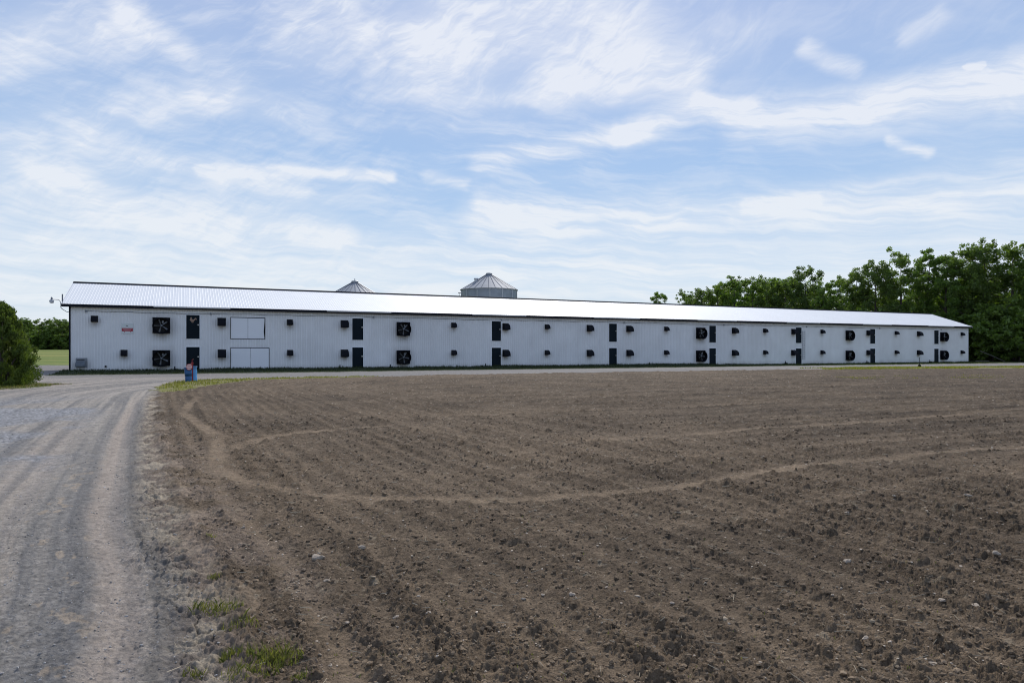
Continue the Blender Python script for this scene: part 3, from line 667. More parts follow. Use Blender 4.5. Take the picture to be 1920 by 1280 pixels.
# ------------------------------------------------------------------ ventilation fans
def make_fan():
    r = empty('exhaust_fan')
    w = 0.69; D = 0.16; mb = MB()
    for a in ((-w, w, -D, 0, -w, -w+.04), (-w, w, -D, 0, w-.04, w), (-w, -w+.04, -D, 0, -w+.04, w-.04), (w-.04, w, -D, 0, -w+.04, w-.04)): mb.box(*a)
    # face plate with a round opening
    n = 48; R = 0.615; ring = []; outer = []
    for k in range(n):
        t = 2*PI*k/n; c, s_ = math.cos(t), math.sin(t); ring.append((R*c, -D-.002, R*s_-0.02)); m = (w-.001)/max(abs(c), abs(s_)); outer.append((m*c, -D-.002, m*s_))
    mb.add(ring+outer, [(k, (k+1) % n, n+(k+1) % n, n+k) for k in range(n)])
    mb.build('housing', MS['black'], r)
    cone = MB(); prof = [(R, -D+.01), (R+.03, -D-.12), (R+.065, -D-.34), (R+.085, -D-.36), (R+.05, -D-.345), (R+.01, -D-.12), (R-.02, -D+.01)]
    v = []
    for rr, yy in prof:
        tilt = 0.10*(-D-yy)
        for k in range(n): t = 2*PI*k/n; v.append((rr*math.cos(t), yy, rr*math.sin(t)-0.02-tilt))
    cone.add(v, [(i*n+k, i*n+(k+1) % n, (i+1)*n+(k+1) % n, (i+1)*n+k) for i in range(len(prof)-1) for k in range(n)])
    cone.build('discharge_cone', MS['black'], r, True)
    MB().box(-w+.03, w-.03, -0.02, -0.004, -w+.03, w-.03).build('backing', MS['interior'], r)
    hub = MB(); v = []
    hp = [(0.0, -.24), (.05, -.24), (.085, -.21), (.085, -.13), (0.0, -.13)]
    for rr, yy in hp:
        for k in range(16): t = 2*PI*k/16; v.append((max(rr, .001)*math.cos(t), yy, max(rr, .001)*math.sin(t)-.02))
    hub.add(v, [(i*16+k, i*16+(k+1) % 16, (i+1)*16+(k+1) % 16, (i+1)*16+k) for i in range(4) for k in range(16)])
    hub.build('hub', MS['galv_dark'], r, True)
    mot = MB(); mot.tube([(0.12, -.08, .20), (.12, -.08, .42)], .09, 12); mot.build('motor', MS['galv_dark'], r)
    for b in range(5):
        a = PI-b*2*PI/5+0.03; bl = MB(); pr = []
        for rr, hw, tw in ((.06, .030, .6), (.18, .046, .55), (.38, .062, .42), (.575, .072, .3)):
            pr.append([(rr, -hw*math.cos(tw), -hw*math.sin(tw)), (rr, hw*math.cos(tw), hw*math.sin(tw))])
        v = []
        for p in pr:
            for rr, cc, yy in p:
                x = rr*math.cos(a)-cc*math.sin(a); z = rr*math.sin(a)+cc*math.cos(a); v.append((x, -.185+yy, z-.02)); v.append((x, -.180+yy+.006, z-.02))
        fs = []
        for i in range(3):
            q = i*4; fs += [(q, q+2, q+6, q+4), (q+1, q+5, q+7, q+3), (q, q+4, q+5, q+1), (q+2, q+3, q+7, q+6)]
        fs += [(0, 1, 3, 2), (12, 14, 15, 13)]
        bl.add(v, fs); bl.build('blade', MS['blade'], r)
    return r
fan0 = make_fan(); first = True
ORD = ['first', 'second', 'third', 'fourth', 'fifth', 'sixth', 'seventh', 'eighth']
fan_where = ['just left of the door with the painted rooster', 'between the second and third door columns',
             'immediately left of the fifth door column', 'between the ladder and the seventh door column', 'at the wooded far end, just right of the last door column']
for i, s in enumerate(FANS):
    for up in (1, 0):
        o = fan0 if first else copy_tree(fan0); first = False
        o.name = 'exhaust_fan'; o.location = wl(s, 0.022, Z_UP_FAN if up else Z_LO_FAN); o.rotation_euler = (0, 0, BA)
        tag(o, '%s-storey black exhaust fan %s' % ('upper' if up else 'lower', fan_where[i]), 'fan', 'square exhaust fans on the barn wall')
        rot = random.uniform(-0.6, 0.6) if i else (0 if up else -.15)
        for ch in o.children:
            if ch.name.startswith('blade'):
                M4 = Matrix.Translation((0, 0, -.02)) @ Matrix.Rotation(rot, 4, 'Y') @ Matrix.Translation((0, 0, .02)); ch.matrix_local = M4
def make_hood(w, h, p, name):
    r = empty(name)
    MB().box(-0.03, w+.03, -0.035, 0, -0.03, h+.03).build('back_plate', MS['black'], r)
    prof = [(-.035, h)]+[(-.035-p*math.sin(t), h*0.18+h*0.80*math.cos(t)) for t in [i*PI/2/8 for i in range(1, 9)]]+[(-.035-p, 0.0)]
    mb = MB(); n = len(prof); t_ = .012
    v = [(0, a, b) for a, b in prof]+[(w, a, b) for a, b in prof]
    fs = [(i, i+1, n+i+1, n+i) for i in range(n-1)]
    mb.add(v, fs)
    for xx in (0, w):
        v = [(xx, a, b) for a, b in prof]+[(xx, -.035, 0)]; mb.add(v, [tuple(range(len(v)))])
    mb.build('hood', MS['black'], r)
    MB().box(0.04, w-.04, -0.05, -0.036, 0.02, h*.6).build('shutter', MS['interior'], r)
    return r
hm = make_hood(0.65, 0.68, 0.58, 'vent_hood'); hs_ = make_hood(0.46, 0.48, 0.44, 'vent_hood'); used = {1: False, 2: False}
def nth(s):   # door column a hood stands near
    d = [(abs(s-x-0.5), i) for i, x in enumerate(DOOR_S)]; return min(d)[1]
m_where = ['between the first door column and the loading doors', 'just left of the second door column', 'just right of the third door column', 'just left of the fourth door column', 'just right of the fourth door column',
           'right of the fifth door column', 'just left of the sixth door column, beside the ladder', 'just left of the seventh door column', 'just left of the eighth and last door column']
s_where = ['right of the loading doors', 'between the second fan and the third door column', 'midway between the third and fourth door columns', 'left of the third fan column', 'midway between the fifth and sixth door columns',
           'right of the wall ladder', 'midway between the seventh and eighth door columns', 'at the far wooded corner, last on the wall']
for lst, proto, key, where, size, zs in ((HOOD_M, hm, 1, m_where, 'large', (1.24, 4.11)), (HOOD_S, hs_, 2, s_where, 'small', (1.40, 4.28))):
    for i, s in enumerate(lst):
        for up in (1, 0):
            o = copy_tree(proto) if used[key] else proto; used[key] = True; o.name = 'vent_hood'
            o.location = wl(s+0.03+random.uniform(-.02, .02), 0.021, zs[up]); o.rotation_euler = (0, 0, BA)
            tag(o, '%s-storey %s black vent hood %s' % ('upper' if up else 'lower', size, where[i]), 'vent hood', 'black vent hoods along the barn wall')
for s, z, lab in ((1.57, 4.28, 'upper-storey small black vent hood nearest the barn lamp corner'), (3.75, 1.40, 'lower-storey small black vent hood below the red and white sign')):
    o = copy_tree(hs_); o.name = 'vent_hood'; o.location = wl(s, 0.021, z); o.rotation_euler = (0, 0, BA); tag(o, lab, 'vent hood', 'black vent hoods along the barn wall')

# ------------------------------------------------------------------ wall fittings
def on_wall(name, s, z, label, cat, off=0.02, group=None): return empty(name, wl(s, off, z), BA, label, cat, group)
r = on_wall('wall_sign', 3.78, 3.30, 'white wall sign with a dark red band, above the lower left vent hood', 'sign')
MB().box(0, .90, -.02, 0, 0, .90).build('board', MS['sign'], r)
mb = MB().box(.03, .87, -.026, -.0201, .20, .48); mb.build('red_band', MS['darkred'], r)
mb = MB()
for a, b, z in ((.10, .80, .405), (.12, .52, .355), (.18, .72, .315), (.30, .62, .245)):
    x = a
    while x < b: wd = random.uniform(.02, .05); mb.box(x, min(x+wd, b), -.0275, -.0262, z, z+.018); x += wd+.014
mb.build('lettering', MS['pink'], r)
mb = MB().box(.20, .27, -.026, -.0201, .10, .15); mb.box(.66, .74, -.026, -.0201, .11, .15); mb.build('red_mark', MS['darkred'], r)
mb = MB().add([(.33, -.024, .68), (.36, -.024, .66), (.45, -.024, .65), (.50, -.024, .62), (.46, -.024, .70), (.40, -.024, .72)], [(0,1,2,3,4,5)]); mb.build('emblem', MS['navy'], r)
MS['flap'] = mat('dull_flap_metal', (0.10, 0.12, 0.14), 0.6, var=.3, vscale=3)
r = on_wall('metal_vent_box', 0.47, 0.42, 'dented grey metal vent box low at the barn corner', 'vent box')
MB().box(0, .80, -.06, 0, 0, .80).build('casing', MS['galv_dark'], r, bevel=.008)
mb = MB(); n = 10
for k in range(n+1):
    t = k/n*PI/2; y = -.06-.32*math.sin(t); z = .10+.44*math.cos(t); ww = .02+.0*t; mb.v += [(.04-0.06*math.sin(t), y, z), (.62+.06*math.sin(t), y, z)]
mb.f += [(2*i, 2*i+1, 2*i+3, 2*i+2) for i in range(n)]
mb.f += [tuple([2*i for i in range(n+1)])+tuple(), ] if False else []
mb.add([(.04, -.06, .54), (-.02, -.38, .10), (.0, -.06, .06), (.62, -.06, .54), (.68, -.38, .10), (.66, -.06, .06)], [(0,1,2), (3,5,4)])
mb.build('flap', MS['flap'], r, True)
MB().tube([(.08, -.075, .62), (.3, -.08, .66), (.62, -.075, .63)], .022).build('handle', MS['navy'], r)
r = on_wall('pipe_outlet', 2.62, 0.50, 'small dark round pipe outlet low on the wall near the barn corner', 'pipe', 0.0)
MB().tube([(0, 0, 0), (0, -.12, -.01)], .075, 12).build('pipe', MS['navy'], r)
# cable run
def cable():
    r = on_wall('cable_run', 0, 0, 'thin grey cable strung along the wall just below the eaves', 'cable', 0.02)
    z0 = 5.17; pts = []; s = 1.18
    while s < 115.3:
        pts.append((s, -.03, z0+.022*math.sin(s*1.9)+.02*math.sin(s*.63)-.03*math.sin(s*.21))); s += .5
    MB().tube(pts, .017, 6).build('cable', MS['cable'], r)
    for s in (1.18, 10.8, 25.64, 39.68, 55.7, 71.1, 85.93, 100.95, 115.26):
        MB().box(s-.07, s+.07, -.08, 0, z0-.08, z0+.06).build('junction_box', MS['cable'], r, bevel=.01)
        mb = MB().tube([(s+.02, -.05, z0-.06), (s+.03, -.11, z0-.13)], [.03, .045], 8); mb.build('lamp_socket', MS['gutter'], r)
cable()
# ladder
r = on_wall('ladder', 85.05, 0.62, 'narrow grey ladder fixed upright on the wall beside the sixth door column', 'ladder', 0.02)
for x in (0, .42): MB().box(x-.02, x+.02, -.16, -.12, 0, 3.95).build('rail', MS['galv_dark'], r)
for k in range(13): MB().tube([(.02, -.14, .15+k*.3), (.40, -.14, .15+k*.3)], .018, 6).build('rung', MS['galv_dark'], r)
for z in (.4, 2.0, 3.6):
    for x in (0, .42): MB().box(x-.012, x+.012, -.12, 0, z, z+.03).build('bracket', MS['galv_dark'], r)
# yard light on the corner
r = empty('yard_light', (BX, BY, 0), BA, 'grey yard lamp on a bent pipe arm at the barn corner', 'lamp')
mb = MB().tube([(0.0, -.06, 5.05), (-.10, -.06, 5.05), (-.20, -.06, 5.08), (-.52, -.07, 5.32), (-.54, -.45, 5.40), (-.54, -.47, 5.62), (-.56, -.47, 5.85), (-.62, -.48, 5.97), (-.72, -.50, 6.03), (-1.12, -.52, 6.04)], .024, 8)
mb.build('arm', MS['galv_dark'], r, True)
MB().lathe([(.001, 6.24), (.05, 6.23), (.07, 6.17), (.08, 6.03), (.10, 6.0)], 16, -1.16, -.52).build('ballast', MS['cable'], r, True)
MB().lathe([(.10, 6.0), (.17, 5.96), (.18, 5.90), (.175, 5.86)], 18, -1.16, -.52).build('reflector', MS['galv'], r, True)
MB().lathe([(.155, 5.87), (.16, 5.82), (.13, 5.74), (.001, 5.72)], 18, -1.16, -.52).build('lens', MS['gutter'], r, True)
r = empty('roof_pipe', wl(-.46, .2, 5.74), BA, 'short upright grey pipe at the roof corner beside the yard lamp', 'pipe')
MB().tube([(0, 0, 0), (0, 0, .18)], .02, 8).build('stem', MS['galv_dark'], r)
MB().tube([(0, 0, .18), (0, 0, .78)], .052, 10).build('canister', MS['cable'], r)
# low drain stubs at the foot of the wall
for i, (s, lab) in enumerate(((7.9, 'small dark drain stub at the wall foot right of the first lower fan'), (22.3, 'small dark drain stub at the wall foot left of the second door'), (27.3, 'thin dark drain stub at the wall foot left of the second fan column'),
                 (37.7, 'small dark drain stub at the wall foot left of the third door'), (59.2, 'small dark drain stub at the wall foot right of the fourth door'), (81.7, 'small dark drain stub at the wall foot left of the sixth door'), (97.9, 'small dark drain stub at the wall foot left of the seventh door'), (112.2, 'small dark drain stub at the wall foot left of the last door'))):
    r = on_wall('drain_stub', s, 0.10, lab, 'drain', 0.25, 'drain stubs along the wall foot')
    MB().tube([(0, 0, -.1), (0, 0, .36)], [.06, .05], 8).build('pipe', MS['navy'], r)
    MB().box(-.10, .30, -.10, .10, -.08, .13).build('foot', MS['navy'], r, bevel=.03)

# ------------------------------------------------------------------ drums and yard hydrant at the field corner
def drum(x, y, r0, r1, h, m, label, lean=0.0):
    z = float(height_at(x, y)[0])-0.01; e_ = empty('plastic_drum', (x, y, z), 0.3, label, 'drum'); e_.rotation_euler = (0, lean, .2)
    prof = [(r0*.93, 0), (r0, .03), (r0+(r1-r0)*.3+.008, h*.3), (r0+(r1-r0)*.33-.006, h*.33), (r0+(r1-r0)*.6+.008, h*.6), (r0+(r1-r0)*.66+.010, h*.66), (r0+(r1-r0)*.69, h*.69), (r1, h*.95), (r1+.015, h*.96), (r1+.015, h), (r1-.01, h), (r1-.015, h*.4), (0.001, h*.4)]
    MB().lathe(prof, 28).build('shell', m, e_, True)
    MB().lathe([(r1+.016, h*.955), (r1+.026, h*.96), (r1+.026, h-.004), (r1+.016, h+.001)], 28).build('rim', m, e_, True)
drum(-18.74, 39.55, .165, .205, .83, MS['blue'], 'dark blue plastic drum at the field corner, nearer of two', -0.03)
drum(-18.72, 40.14, .19, .155, .90, MS['lightblue'], 'light blue plastic drum standing behind the dark blue one', 0.02)
z = float(height_at(-18.64, 39.80)[0])
r = empty('yard_hydrant', (-18.64, 39.80, z), 0, 'dark red standpipe hydrant rising between the two blue drums', 'hydrant')
MB().tube([(0, 0, 0), (0, 0, 1.05)], .042, 12).build('standpipe', MS['red'], r)
mb = MB().tube([(0, 0, 1.02), (0, 0, 1.12)], .06, 12); mb.tube([(0, -.02, 1.10), (-.04, -.10, 1.0), (-.05, -.13, .92)], .028, 8); mb.build('spout', MS['red'], r)
MB().tube([(0, 0, 1.10), (-.03, .02, 1.24), (.04, .02, 1.30)], .016, 8).build('handle', MS['red'], r)
r = empty('warning_disc', (-18.60, 39.335, z), 0, 'round faded red and white disc hung on the front of the dark blue drum', 'sign')
MB().tube([(0, 0, .86), (0, -.015, .86)], .185, 28).build('plate', MS['red'], r)
v = [(.155*math.cos(2*PI*k/28), -.018, .86+.155*math.sin(2*PI*k/28)) for k in range(28)]
MB().add(v, [tuple(range(28))]).build('plate_face', MS['pink'], r)
MB().box(-.12, .11, -.023, -.0185, .91, .945).build('plate_mark', MS['red'], r); MB().box(-.13, .12, -.023, -.0185, .78, .81).build('plate_mark', MS['red'], r)
MB().tube([(0, .0, 1.03), (0, .03, .86), (0, .06, .84)], .008, 6).build('hook', MS['red'], r)

# marker stake by the lane near the far end
sx, sy = (1724-960)/1280*78.0, 78.0
z = float(height_at(sx, sy)[0])
r = empty('marker_stake', (sx, sy, z), 0, 'thin dark stake standing in yellow weeds beside the lane', 'stake')
MB().tube([(-.06, 0, 0), (-.03, 0, .5), (0, 0, 1.12)], [.04, .03, .03], 8).build('stake', MS['navy'], r)
mb = MB(); mb.lathe([(.001, .32), (.12, .28), (.17, .12), (.14, 0)], 12); mb.build('base_block', MS['navy'], r)

# ------------------------------------------------------------------ grain bins
def grain_bin(x, y, R, he, nrib, label, vent):
    r = empty('grain_bin', (x, y, 0), 0.13, label, 'grain bin', 'galvanised grain bins behind the barn')
    prof = []; z = 0; 
    while z < he: prof += [(R, z), (R+.018, z+.028), (R, z+.056), (R-.004, z+.08)]; z += .107
    prof.append((R, he)); MB().lathe(prof, 72).build('bin_wall', MS['galv_dark2'], r)
    hr = (R+.12)*0.575
    MB().lathe([(R+.12, he-.06), (R+.14, he-.0), (.46, he+hr-.18), (.44, he+hr-.16)], 72).build('roof', MS['galv_roof'], r)
    for k in range(nrib):
        t = 2*PI*k/nrib; c, s = math.cos(t), math.sin(t)
        MB().tube([((R+.12)*c, (R+.12)*s, he+.02), (.48*c, .48*s, he+hr-.16)], .032, 5).build('roof_rib', MS['rib'], r)
    MB().lathe([(.47, he+hr-.20), (.47, he+hr+.02), (.40, he+hr+.08), (.001, he+hr+.10)], 24).build('peak_cap', MS['galv_dark'], r)
    for k in range(14):
        t = 2*PI*(k+.35)/14; c, s = math.cos(t), math.sin(t)
        MB().tube([((R+.03)*c, (R+.03)*s, 0), ((R+.03)*c, (R+.03)*s, he-.1)], .05, 6).build('stiffener', MS['galv'], r)
    if vent:
        t = math.radians(203); d = R*.52; zz = he+hr*(1-.52)+.02
        mb = MB(); mb.tube([(d*math.cos(t), d*math.sin(t), zz-.1), (d*math.cos(t), d*math.sin(t), zz+.28)], .26, 14); mb.build('roof_vent', MS['galv'], r)
        mb = MB(); mb.lathe([(.30, zz+.28), (.34, zz+.34), (.30, zz+.46), (.001, zz+.50)], 14, d*math.cos(t), d*math.sin(t)); mb.build('vent_cap', MS['galv'], r)
        mb = MB(); a = math.radians(176)
        for q in (-.2, .2): mb.tube([((R+.22)*math.cos(a)+q*.3, (R+.22)*math.sin(a)+q, 0), ((R+.22)*math.cos(a)+q*.3, (R+.22)*math.sin(a)+q, he-.45)], .02, 6)
        for k in range(int((he-.5)/.3)): mb.tube([((R+.22)*math.cos(a)-.06, (R+.22)*math.sin(a)-.2, .3+k*.3), ((R+.22)*math.cos(a)+.06, (R+.22)*math.sin(a)+.2, .3+k*.3)], .012, 5)
        mb.build('ladder', MS['galv'], r)
        MB().box(-R-.42, -R-.02, -.15, .35, he-.46, he-.40).build('ladder_bracket', MS['galv_dark'], r)
    else:
        MB().tube([(0, 0, he+hr), (0, 0, he+hr+.38)], .05, 8).build('peak_rod', MS['galv_dark'], r)
MS['galv_dark2'] = mat('bin_corrugated_steel', (0.24, 0.27, 0.31), 0.5, metal=0.5, var=0.12, vscale=1.2)
MS['galv_roof'] = mat('bin_roof_steel', (0.30, 0.32, 0.34), 0.7, metal=0.2, var=0.12, vscale=1.0)
MS['rib'] = mat('bin_roof_ribs', (0.16, 0.17, 0.19), 0.5, metal=0.4)
grain_bin(-3.36, 100.0, 4.1, 10.7, 26, 'galvanised grain bin whose corrugated wall and ribbed cone roof show above the ridge', True)
grain_bin(-21.3, 92.5, 4.1, 8.78, 26, 'grain bin of which only the cone roof with a peak rod shows above the ridge', False)

# ------------------------------------------------------------------ trees
def leaf_cloud(centers, radii, per, size, base, base2, seed, droop=0.3, aspect=0.62, ell=(1,1,0.75)):
    g = np.random.default_rng(seed); V_, Cc = [], []
    for c, rad, n in zip(centers, radii, per):
        d = g.normal(size=(n, 3)); d /= np.linalg.norm(d, axis=1)[:, None]; p = np.asarray(c)+d*(rad*g.random((n, 1))**0.55)*np.asarray(ell)
        a = g.normal(size=(n, 3)); a /= np.linalg.norm(a, axis=1)[:, None]; b = g.normal(size=(n, 3)); b[:, 2] += 0.2
        b = np.cross(a, b); b /= np.linalg.norm(b, axis=1)[:, None]+1e-9
        s = size*(0.6+0.8*g.random((n, 1)))
        q = np.stack([p-a*s*.5, p+b*s*aspect*.5, p+a*s*.5, p-b*s*aspect*.5], 1); V_.append(q.reshape(-1, 3))
        t = np.clip(g.random((n, 1))*0.7+g.random()*0.45, 0, 1); cc = np.asarray(base)*(1-t)+np.asarray(base2)*t; cc = cc*(0.75+0.5*g.random((n, 1)))
        Cc.append(np.repeat(cc, 4, axis=0))
    V_ = np.concatenate(V_); Cc = np.concatenate(Cc); F = np.arange(len(V_)).reshape(-1, 4); return V_, F, Cc
def make_tree(seed, H, W, crown_low, leaves, size, c1, c2, upright=0.0):
    rd = random.Random(seed); r = empty('deciduous_tree'); mb = MB(); lean = (rd.uniform(-.04, .04)*H, rd.uniform(-.04, .04)*H)
    trunk = [(lean[0]*t**1.5, lean[1]*t**1.5, H*0.86*t) for t in [0, .1, .25, .45, .65, .85, 1]]
    r0 = H*0.014+.05; mb.tube(trunk, [r0*1.25, r0, r0*.9, r0*.72, r0*.5, r0*.28, r0*.08], 8)
    cen, rad = [], []
    nb = 26
    for i in range(nb):
        t = crown_low+(0.97-crown_low)*(i+rd.random())/nb; z = H*0.86*t; a = i*2.4+rd.uniform(-.5, .5)
        f = (t-crown_low)/(1-crown_low); reach = W*0.5*(math.sin(PI*min(1, .18+.80*f))**.6)*rd.uniform(.65, 1.12)
        bx, by = lean[0]*t**1.5, lean[1]*t**1.5; rise = H*(.05+.10*rd.random()+.10*upright)
        p1 = (bx+math.cos(a)*reach*.45, by+math.sin(a)*reach*.45, z+rise*.45); p2 = (bx+math.cos(a)*reach, by+math.sin(a)*reach, z+rise*.8)
        mb.tube([(bx, by, z), p1, p2], [r0*.36*(1.1-f), r0*.2*(1.1-f), .015], 5)
        for q in range(5):
            k = .40+.60*(q+rd.random())/5; c = [bx+math.cos(a)*reach*k+rd.uniform(-.8, .8), by+math.sin(a)*reach*k+rd.uniform(-.8, .8), z+rise*.8*k+rd.uniform(-.6, .7)]
            cen.append(c); rad.append(W*rd.uniform(.05, .105))
            if q == 4 and rd.random() < .6:
                e2 = [c[0]+rd.uniform(-1, 1), c[1]+rd.uniform(-1, 1), c[2]+rd.uniform(.2, 1.2)]; mb.tube([p2, e2], [.025, .01], 4); cen.append(e2); rad.append(W*rd.uniform(.04, .08))
    for q in range(6):
        cen.append([lean[0]+rd.uniform(-1, 1)*W*.14, lean[1]+rd.uniform(-1, 1)*W*.14, H*rd.uniform(.84, .97)]); rad.append(W*rd.uniform(.04, .075))
    vol = np.array(rad)**2.2; per = np.maximum(12, (leaves*vol/vol.sum()).astype(int))
    mb.build('trunk', MS['bark'], r, True)
    V_, F, Cc = leaf_cloud(cen, rad, per, size, c1, c2, seed)
    np_mesh('crown', V_, F, MS['leaf'], r, False, Cc)
    return r
G1, G2, G3, G4 = (0.052, 0.092, 0.020), (0.16, 0.235, 0.050), (0.050, 0.088, 0.026), (0.115, 0.17, 0.042)
protos = [make_tree(11, 18, 9.5, .16, 17000, .28, G1, G2), make_tree(12, 18, 8.5, .10, 17000, .28, G1, (0.14, 0.23, 0.045)), make_tree(13, 18, 10.5, .22, 16000, .30, G3, G4),
          make_tree(14, 18, 7.6, .12, 15000, .27, G1, (0.15, 0.24, 0.05), .5), make_tree(15, 18, 9.0, .30, 14000, .30, G3, G2, .3)]
bushp = make_tree(16, 7, 6.5, .04, 7000, .34, G1, G2)
pused = [False]*len(protos)
def place_tree(k, x, y, h, lab, group, sxy=1.0, z=None):
    if pused[k]: o = copy_tree(protos[k])
    else: o = protos[k]; pused[k] = True
    sc = h/17.6; o.name = 'deciduous_tree'; o.scale = (sc*sxy, sc*sxy, sc); o.rotation_euler = (0, 0, random.uniform(0, 6.28)); o.location = (x, y, float(terrain(np.float32(x), np.float32(y)))-.05 if z is None else z)
    tag(o, lab, 'tree', group); return o
# front row of the wood, from the barn's far end back towards the bins: (photo bearing as x/y, distance, height)
def top_h(d, py): return (658-py)/1280*d+1.8
row1 = [(1236, 168, 548, 'lone low crown showing above the ridge left of the wood, near the bins side'), (1288, 166, 547, 'pale small tree next after the lone low crown'), (1318, 160, 541, 'thin young tree between the pale one and the first bushy group'),
        (1345, 158, 533, 'bushy bright green tree at the start of the wood'), (1378, 156, 519, 'pointed bright tree at the start of the wood'), (1412, 153, 531, 'low bright green tree in the dip after the pointed one'),
        (1440, 150, 519, 'open feathery crown over the middle of the barn roof'), (1475, 148, 523, 'bright green tree between the feathery crown and the tall dark one'), (1512, 150, 499, 'tall dark rounded crown standing alone above its neighbours'),
        (1545, 142, 533, 'low green tree at the foot of the tall dark crown'), (1568, 146, 519, 'thin sprig-topped tree in the gap before the high trees'), (1598, 138, 502, 'first of the high trees rising above the sixth door column'),
        (1640, 134, 488, 'high tree with open leafy top left of the highest pair'), (1690, 132, 470, 'broad high crown above the seventh door column'), (1735, 130, 466, 'broad high crown with a level top above the last vents'),
        (1772, 128, 470, 'narrow high crown in the notch before the tallest trees'), (1812, 126, 455, 'tallest airy tree above the ridge end'), (1850, 124, 452, 'tallest crown right above the barn gable'), (1898, 121, 453, 'tall crown at the edge of the photo beyond the barn'),
        (1950, 118, 450, 'tall tree at the frame edge past the barn'), (2010, 116, 448, 'tall tree just outside the view past the barn')]
for i, (px, d, py, lab) in enumerate(row1):
    place_tree((i*3+1) % 5 if i not in (8,) else 2, (px-960)/1280*d, d, top_h(d, py), lab, 'trees of the wood behind the barn', random.uniform(.82, 1.05))
rng = random.Random(5)
row2 = [(1330, 182, 528), (1362, 180, 510), (1392, 178, 502), (1425, 176, 500), (1462, 174, 498), (1490, 172, 500), (1530, 165, 505), (1365, 176, 548), (1400, 172, 540), (1455, 170, 534), (1500, 168, 530), (1535, 160, 531), (1585, 156, 525), (1620, 150, 505), (1665, 146, 492), (1715, 144, 482), (1755, 142, 488), (1795, 140, 480), (1830, 138, 470), (1875, 136, 474), (1920, 132, 466), (1980, 130, 466)]
for i, (px, d, py) in enumerate(row2):
    place_tree((i*2+3) % 5, (px-960)/1280*d, d, top_h(d, py+(24 if px < 1560 else 42)), 'second-row tree of the wood, mostly hidden behind the front trees', 'second row trees of the wood', 1.15)
row3 = [(1800, 152), (1850, 150), (1900, 148), (1960, 146), (1700, 158), (1750, 156), (1640, 164), (2040, 140)]
for i, (px, d) in enumerate(row3):
    place_tree((i*2) % 5, (px-960)/1280*d, d+4, top_h(d, 545), 'dark inner tree of the wood seen only through gaps', 'inner trees of the wood', 1.3)
bfirst = True
def bush(x, y, h, w, lab, group, sink=.1):
    global bfirst
    o = bushp if bfirst else copy_tree(bushp); bfirst = False
    o.name = 'leafy_shrub'; sc = h/7; o.scale = (sc*w, sc*w, sc); o.rotation_euler = (0, 0, random.uniform(0, 6.28)); o.location = (x, y, float(terrain(np.float32(x), np.float32(y)))-sink); tag(o, lab, 'shrub', group)
for i, (px, d, h) in enumerate([(1838, 119, 9), (1862, 116, 6), (1885, 117, 10), (1912, 113, 7), (1945, 112, 9), (1985, 111, 8), (1850, 128, 11), (1890, 127, 12), (1925, 124, 11), (1815, 130, 10), (1870, 138, 13), (1910, 138, 13), (1835, 142, 13), (1960, 124, 12)]):
    bush((px-960)/1280*d, d, h, 1.15, 'dark understorey shrub in the shade of the wood beside the barn gable', 'understorey shrubs at the wood edge')
for i in range(13):
    px = 1340+i*36; d = 140-i*1.2; bush((px-960)/1280*d, d, 7.5+rng.random()*2, 1.2, 'understorey shrub showing as green fill above the barn ridge', 'understorey shrubs behind the barn ridge')
# the far wood on the left
for i in range(54):
    row = i % 3; x = -252+(i//3)*5.2+rng.uniform(-2, 2); y = 316+row*9+rng.uniform(-3, 3); h = 13.0+rng.uniform(-1.0, 2.0)+row*.3
    place_tree([0, 1, 3, 2][i % 4], x, y, h, 'tree of the distant dark wood beyond the far meadow', 'distant wood beyond the meadow', 1.2)
for i in range(44):
    x = -250+(i//2)*4.4; bush(x+rng.uniform(-1.5, 1.5), 311+(i % 2)*8+rng.uniform(-2, 2), 8+rng.random()*3, 1.35, 'shrub at the foot of the distant dark wood', 'shrubs along the distant wood', .9)

# fallen poles at the wood edge
def pole(a, b, r0, r1, label):
    c = Vector(a); o = empty('leaning_pole', a, 0, label, 'pole'); d = Vector(b)-c
    MB().tube([(0, 0, 0), tuple(d*.5+Vector((0, 0, .05))), tuple(d)], [r0, (r0+r1)/2, r1], 8).build('pole', MS['wood'], o)
pole(((1888-960)/1280*107, 107, 0.0), ((1838-960)/1280*110, 110, 1.8), .05, .06, 'long thin pale pole slanting down at the dark wood edge')
pole(((1829-960)/1280*109, 109, .18), ((1856-960)/1280*109, 109.2, .20), .07, .07, 'short pale log lying level beside the barn gable')

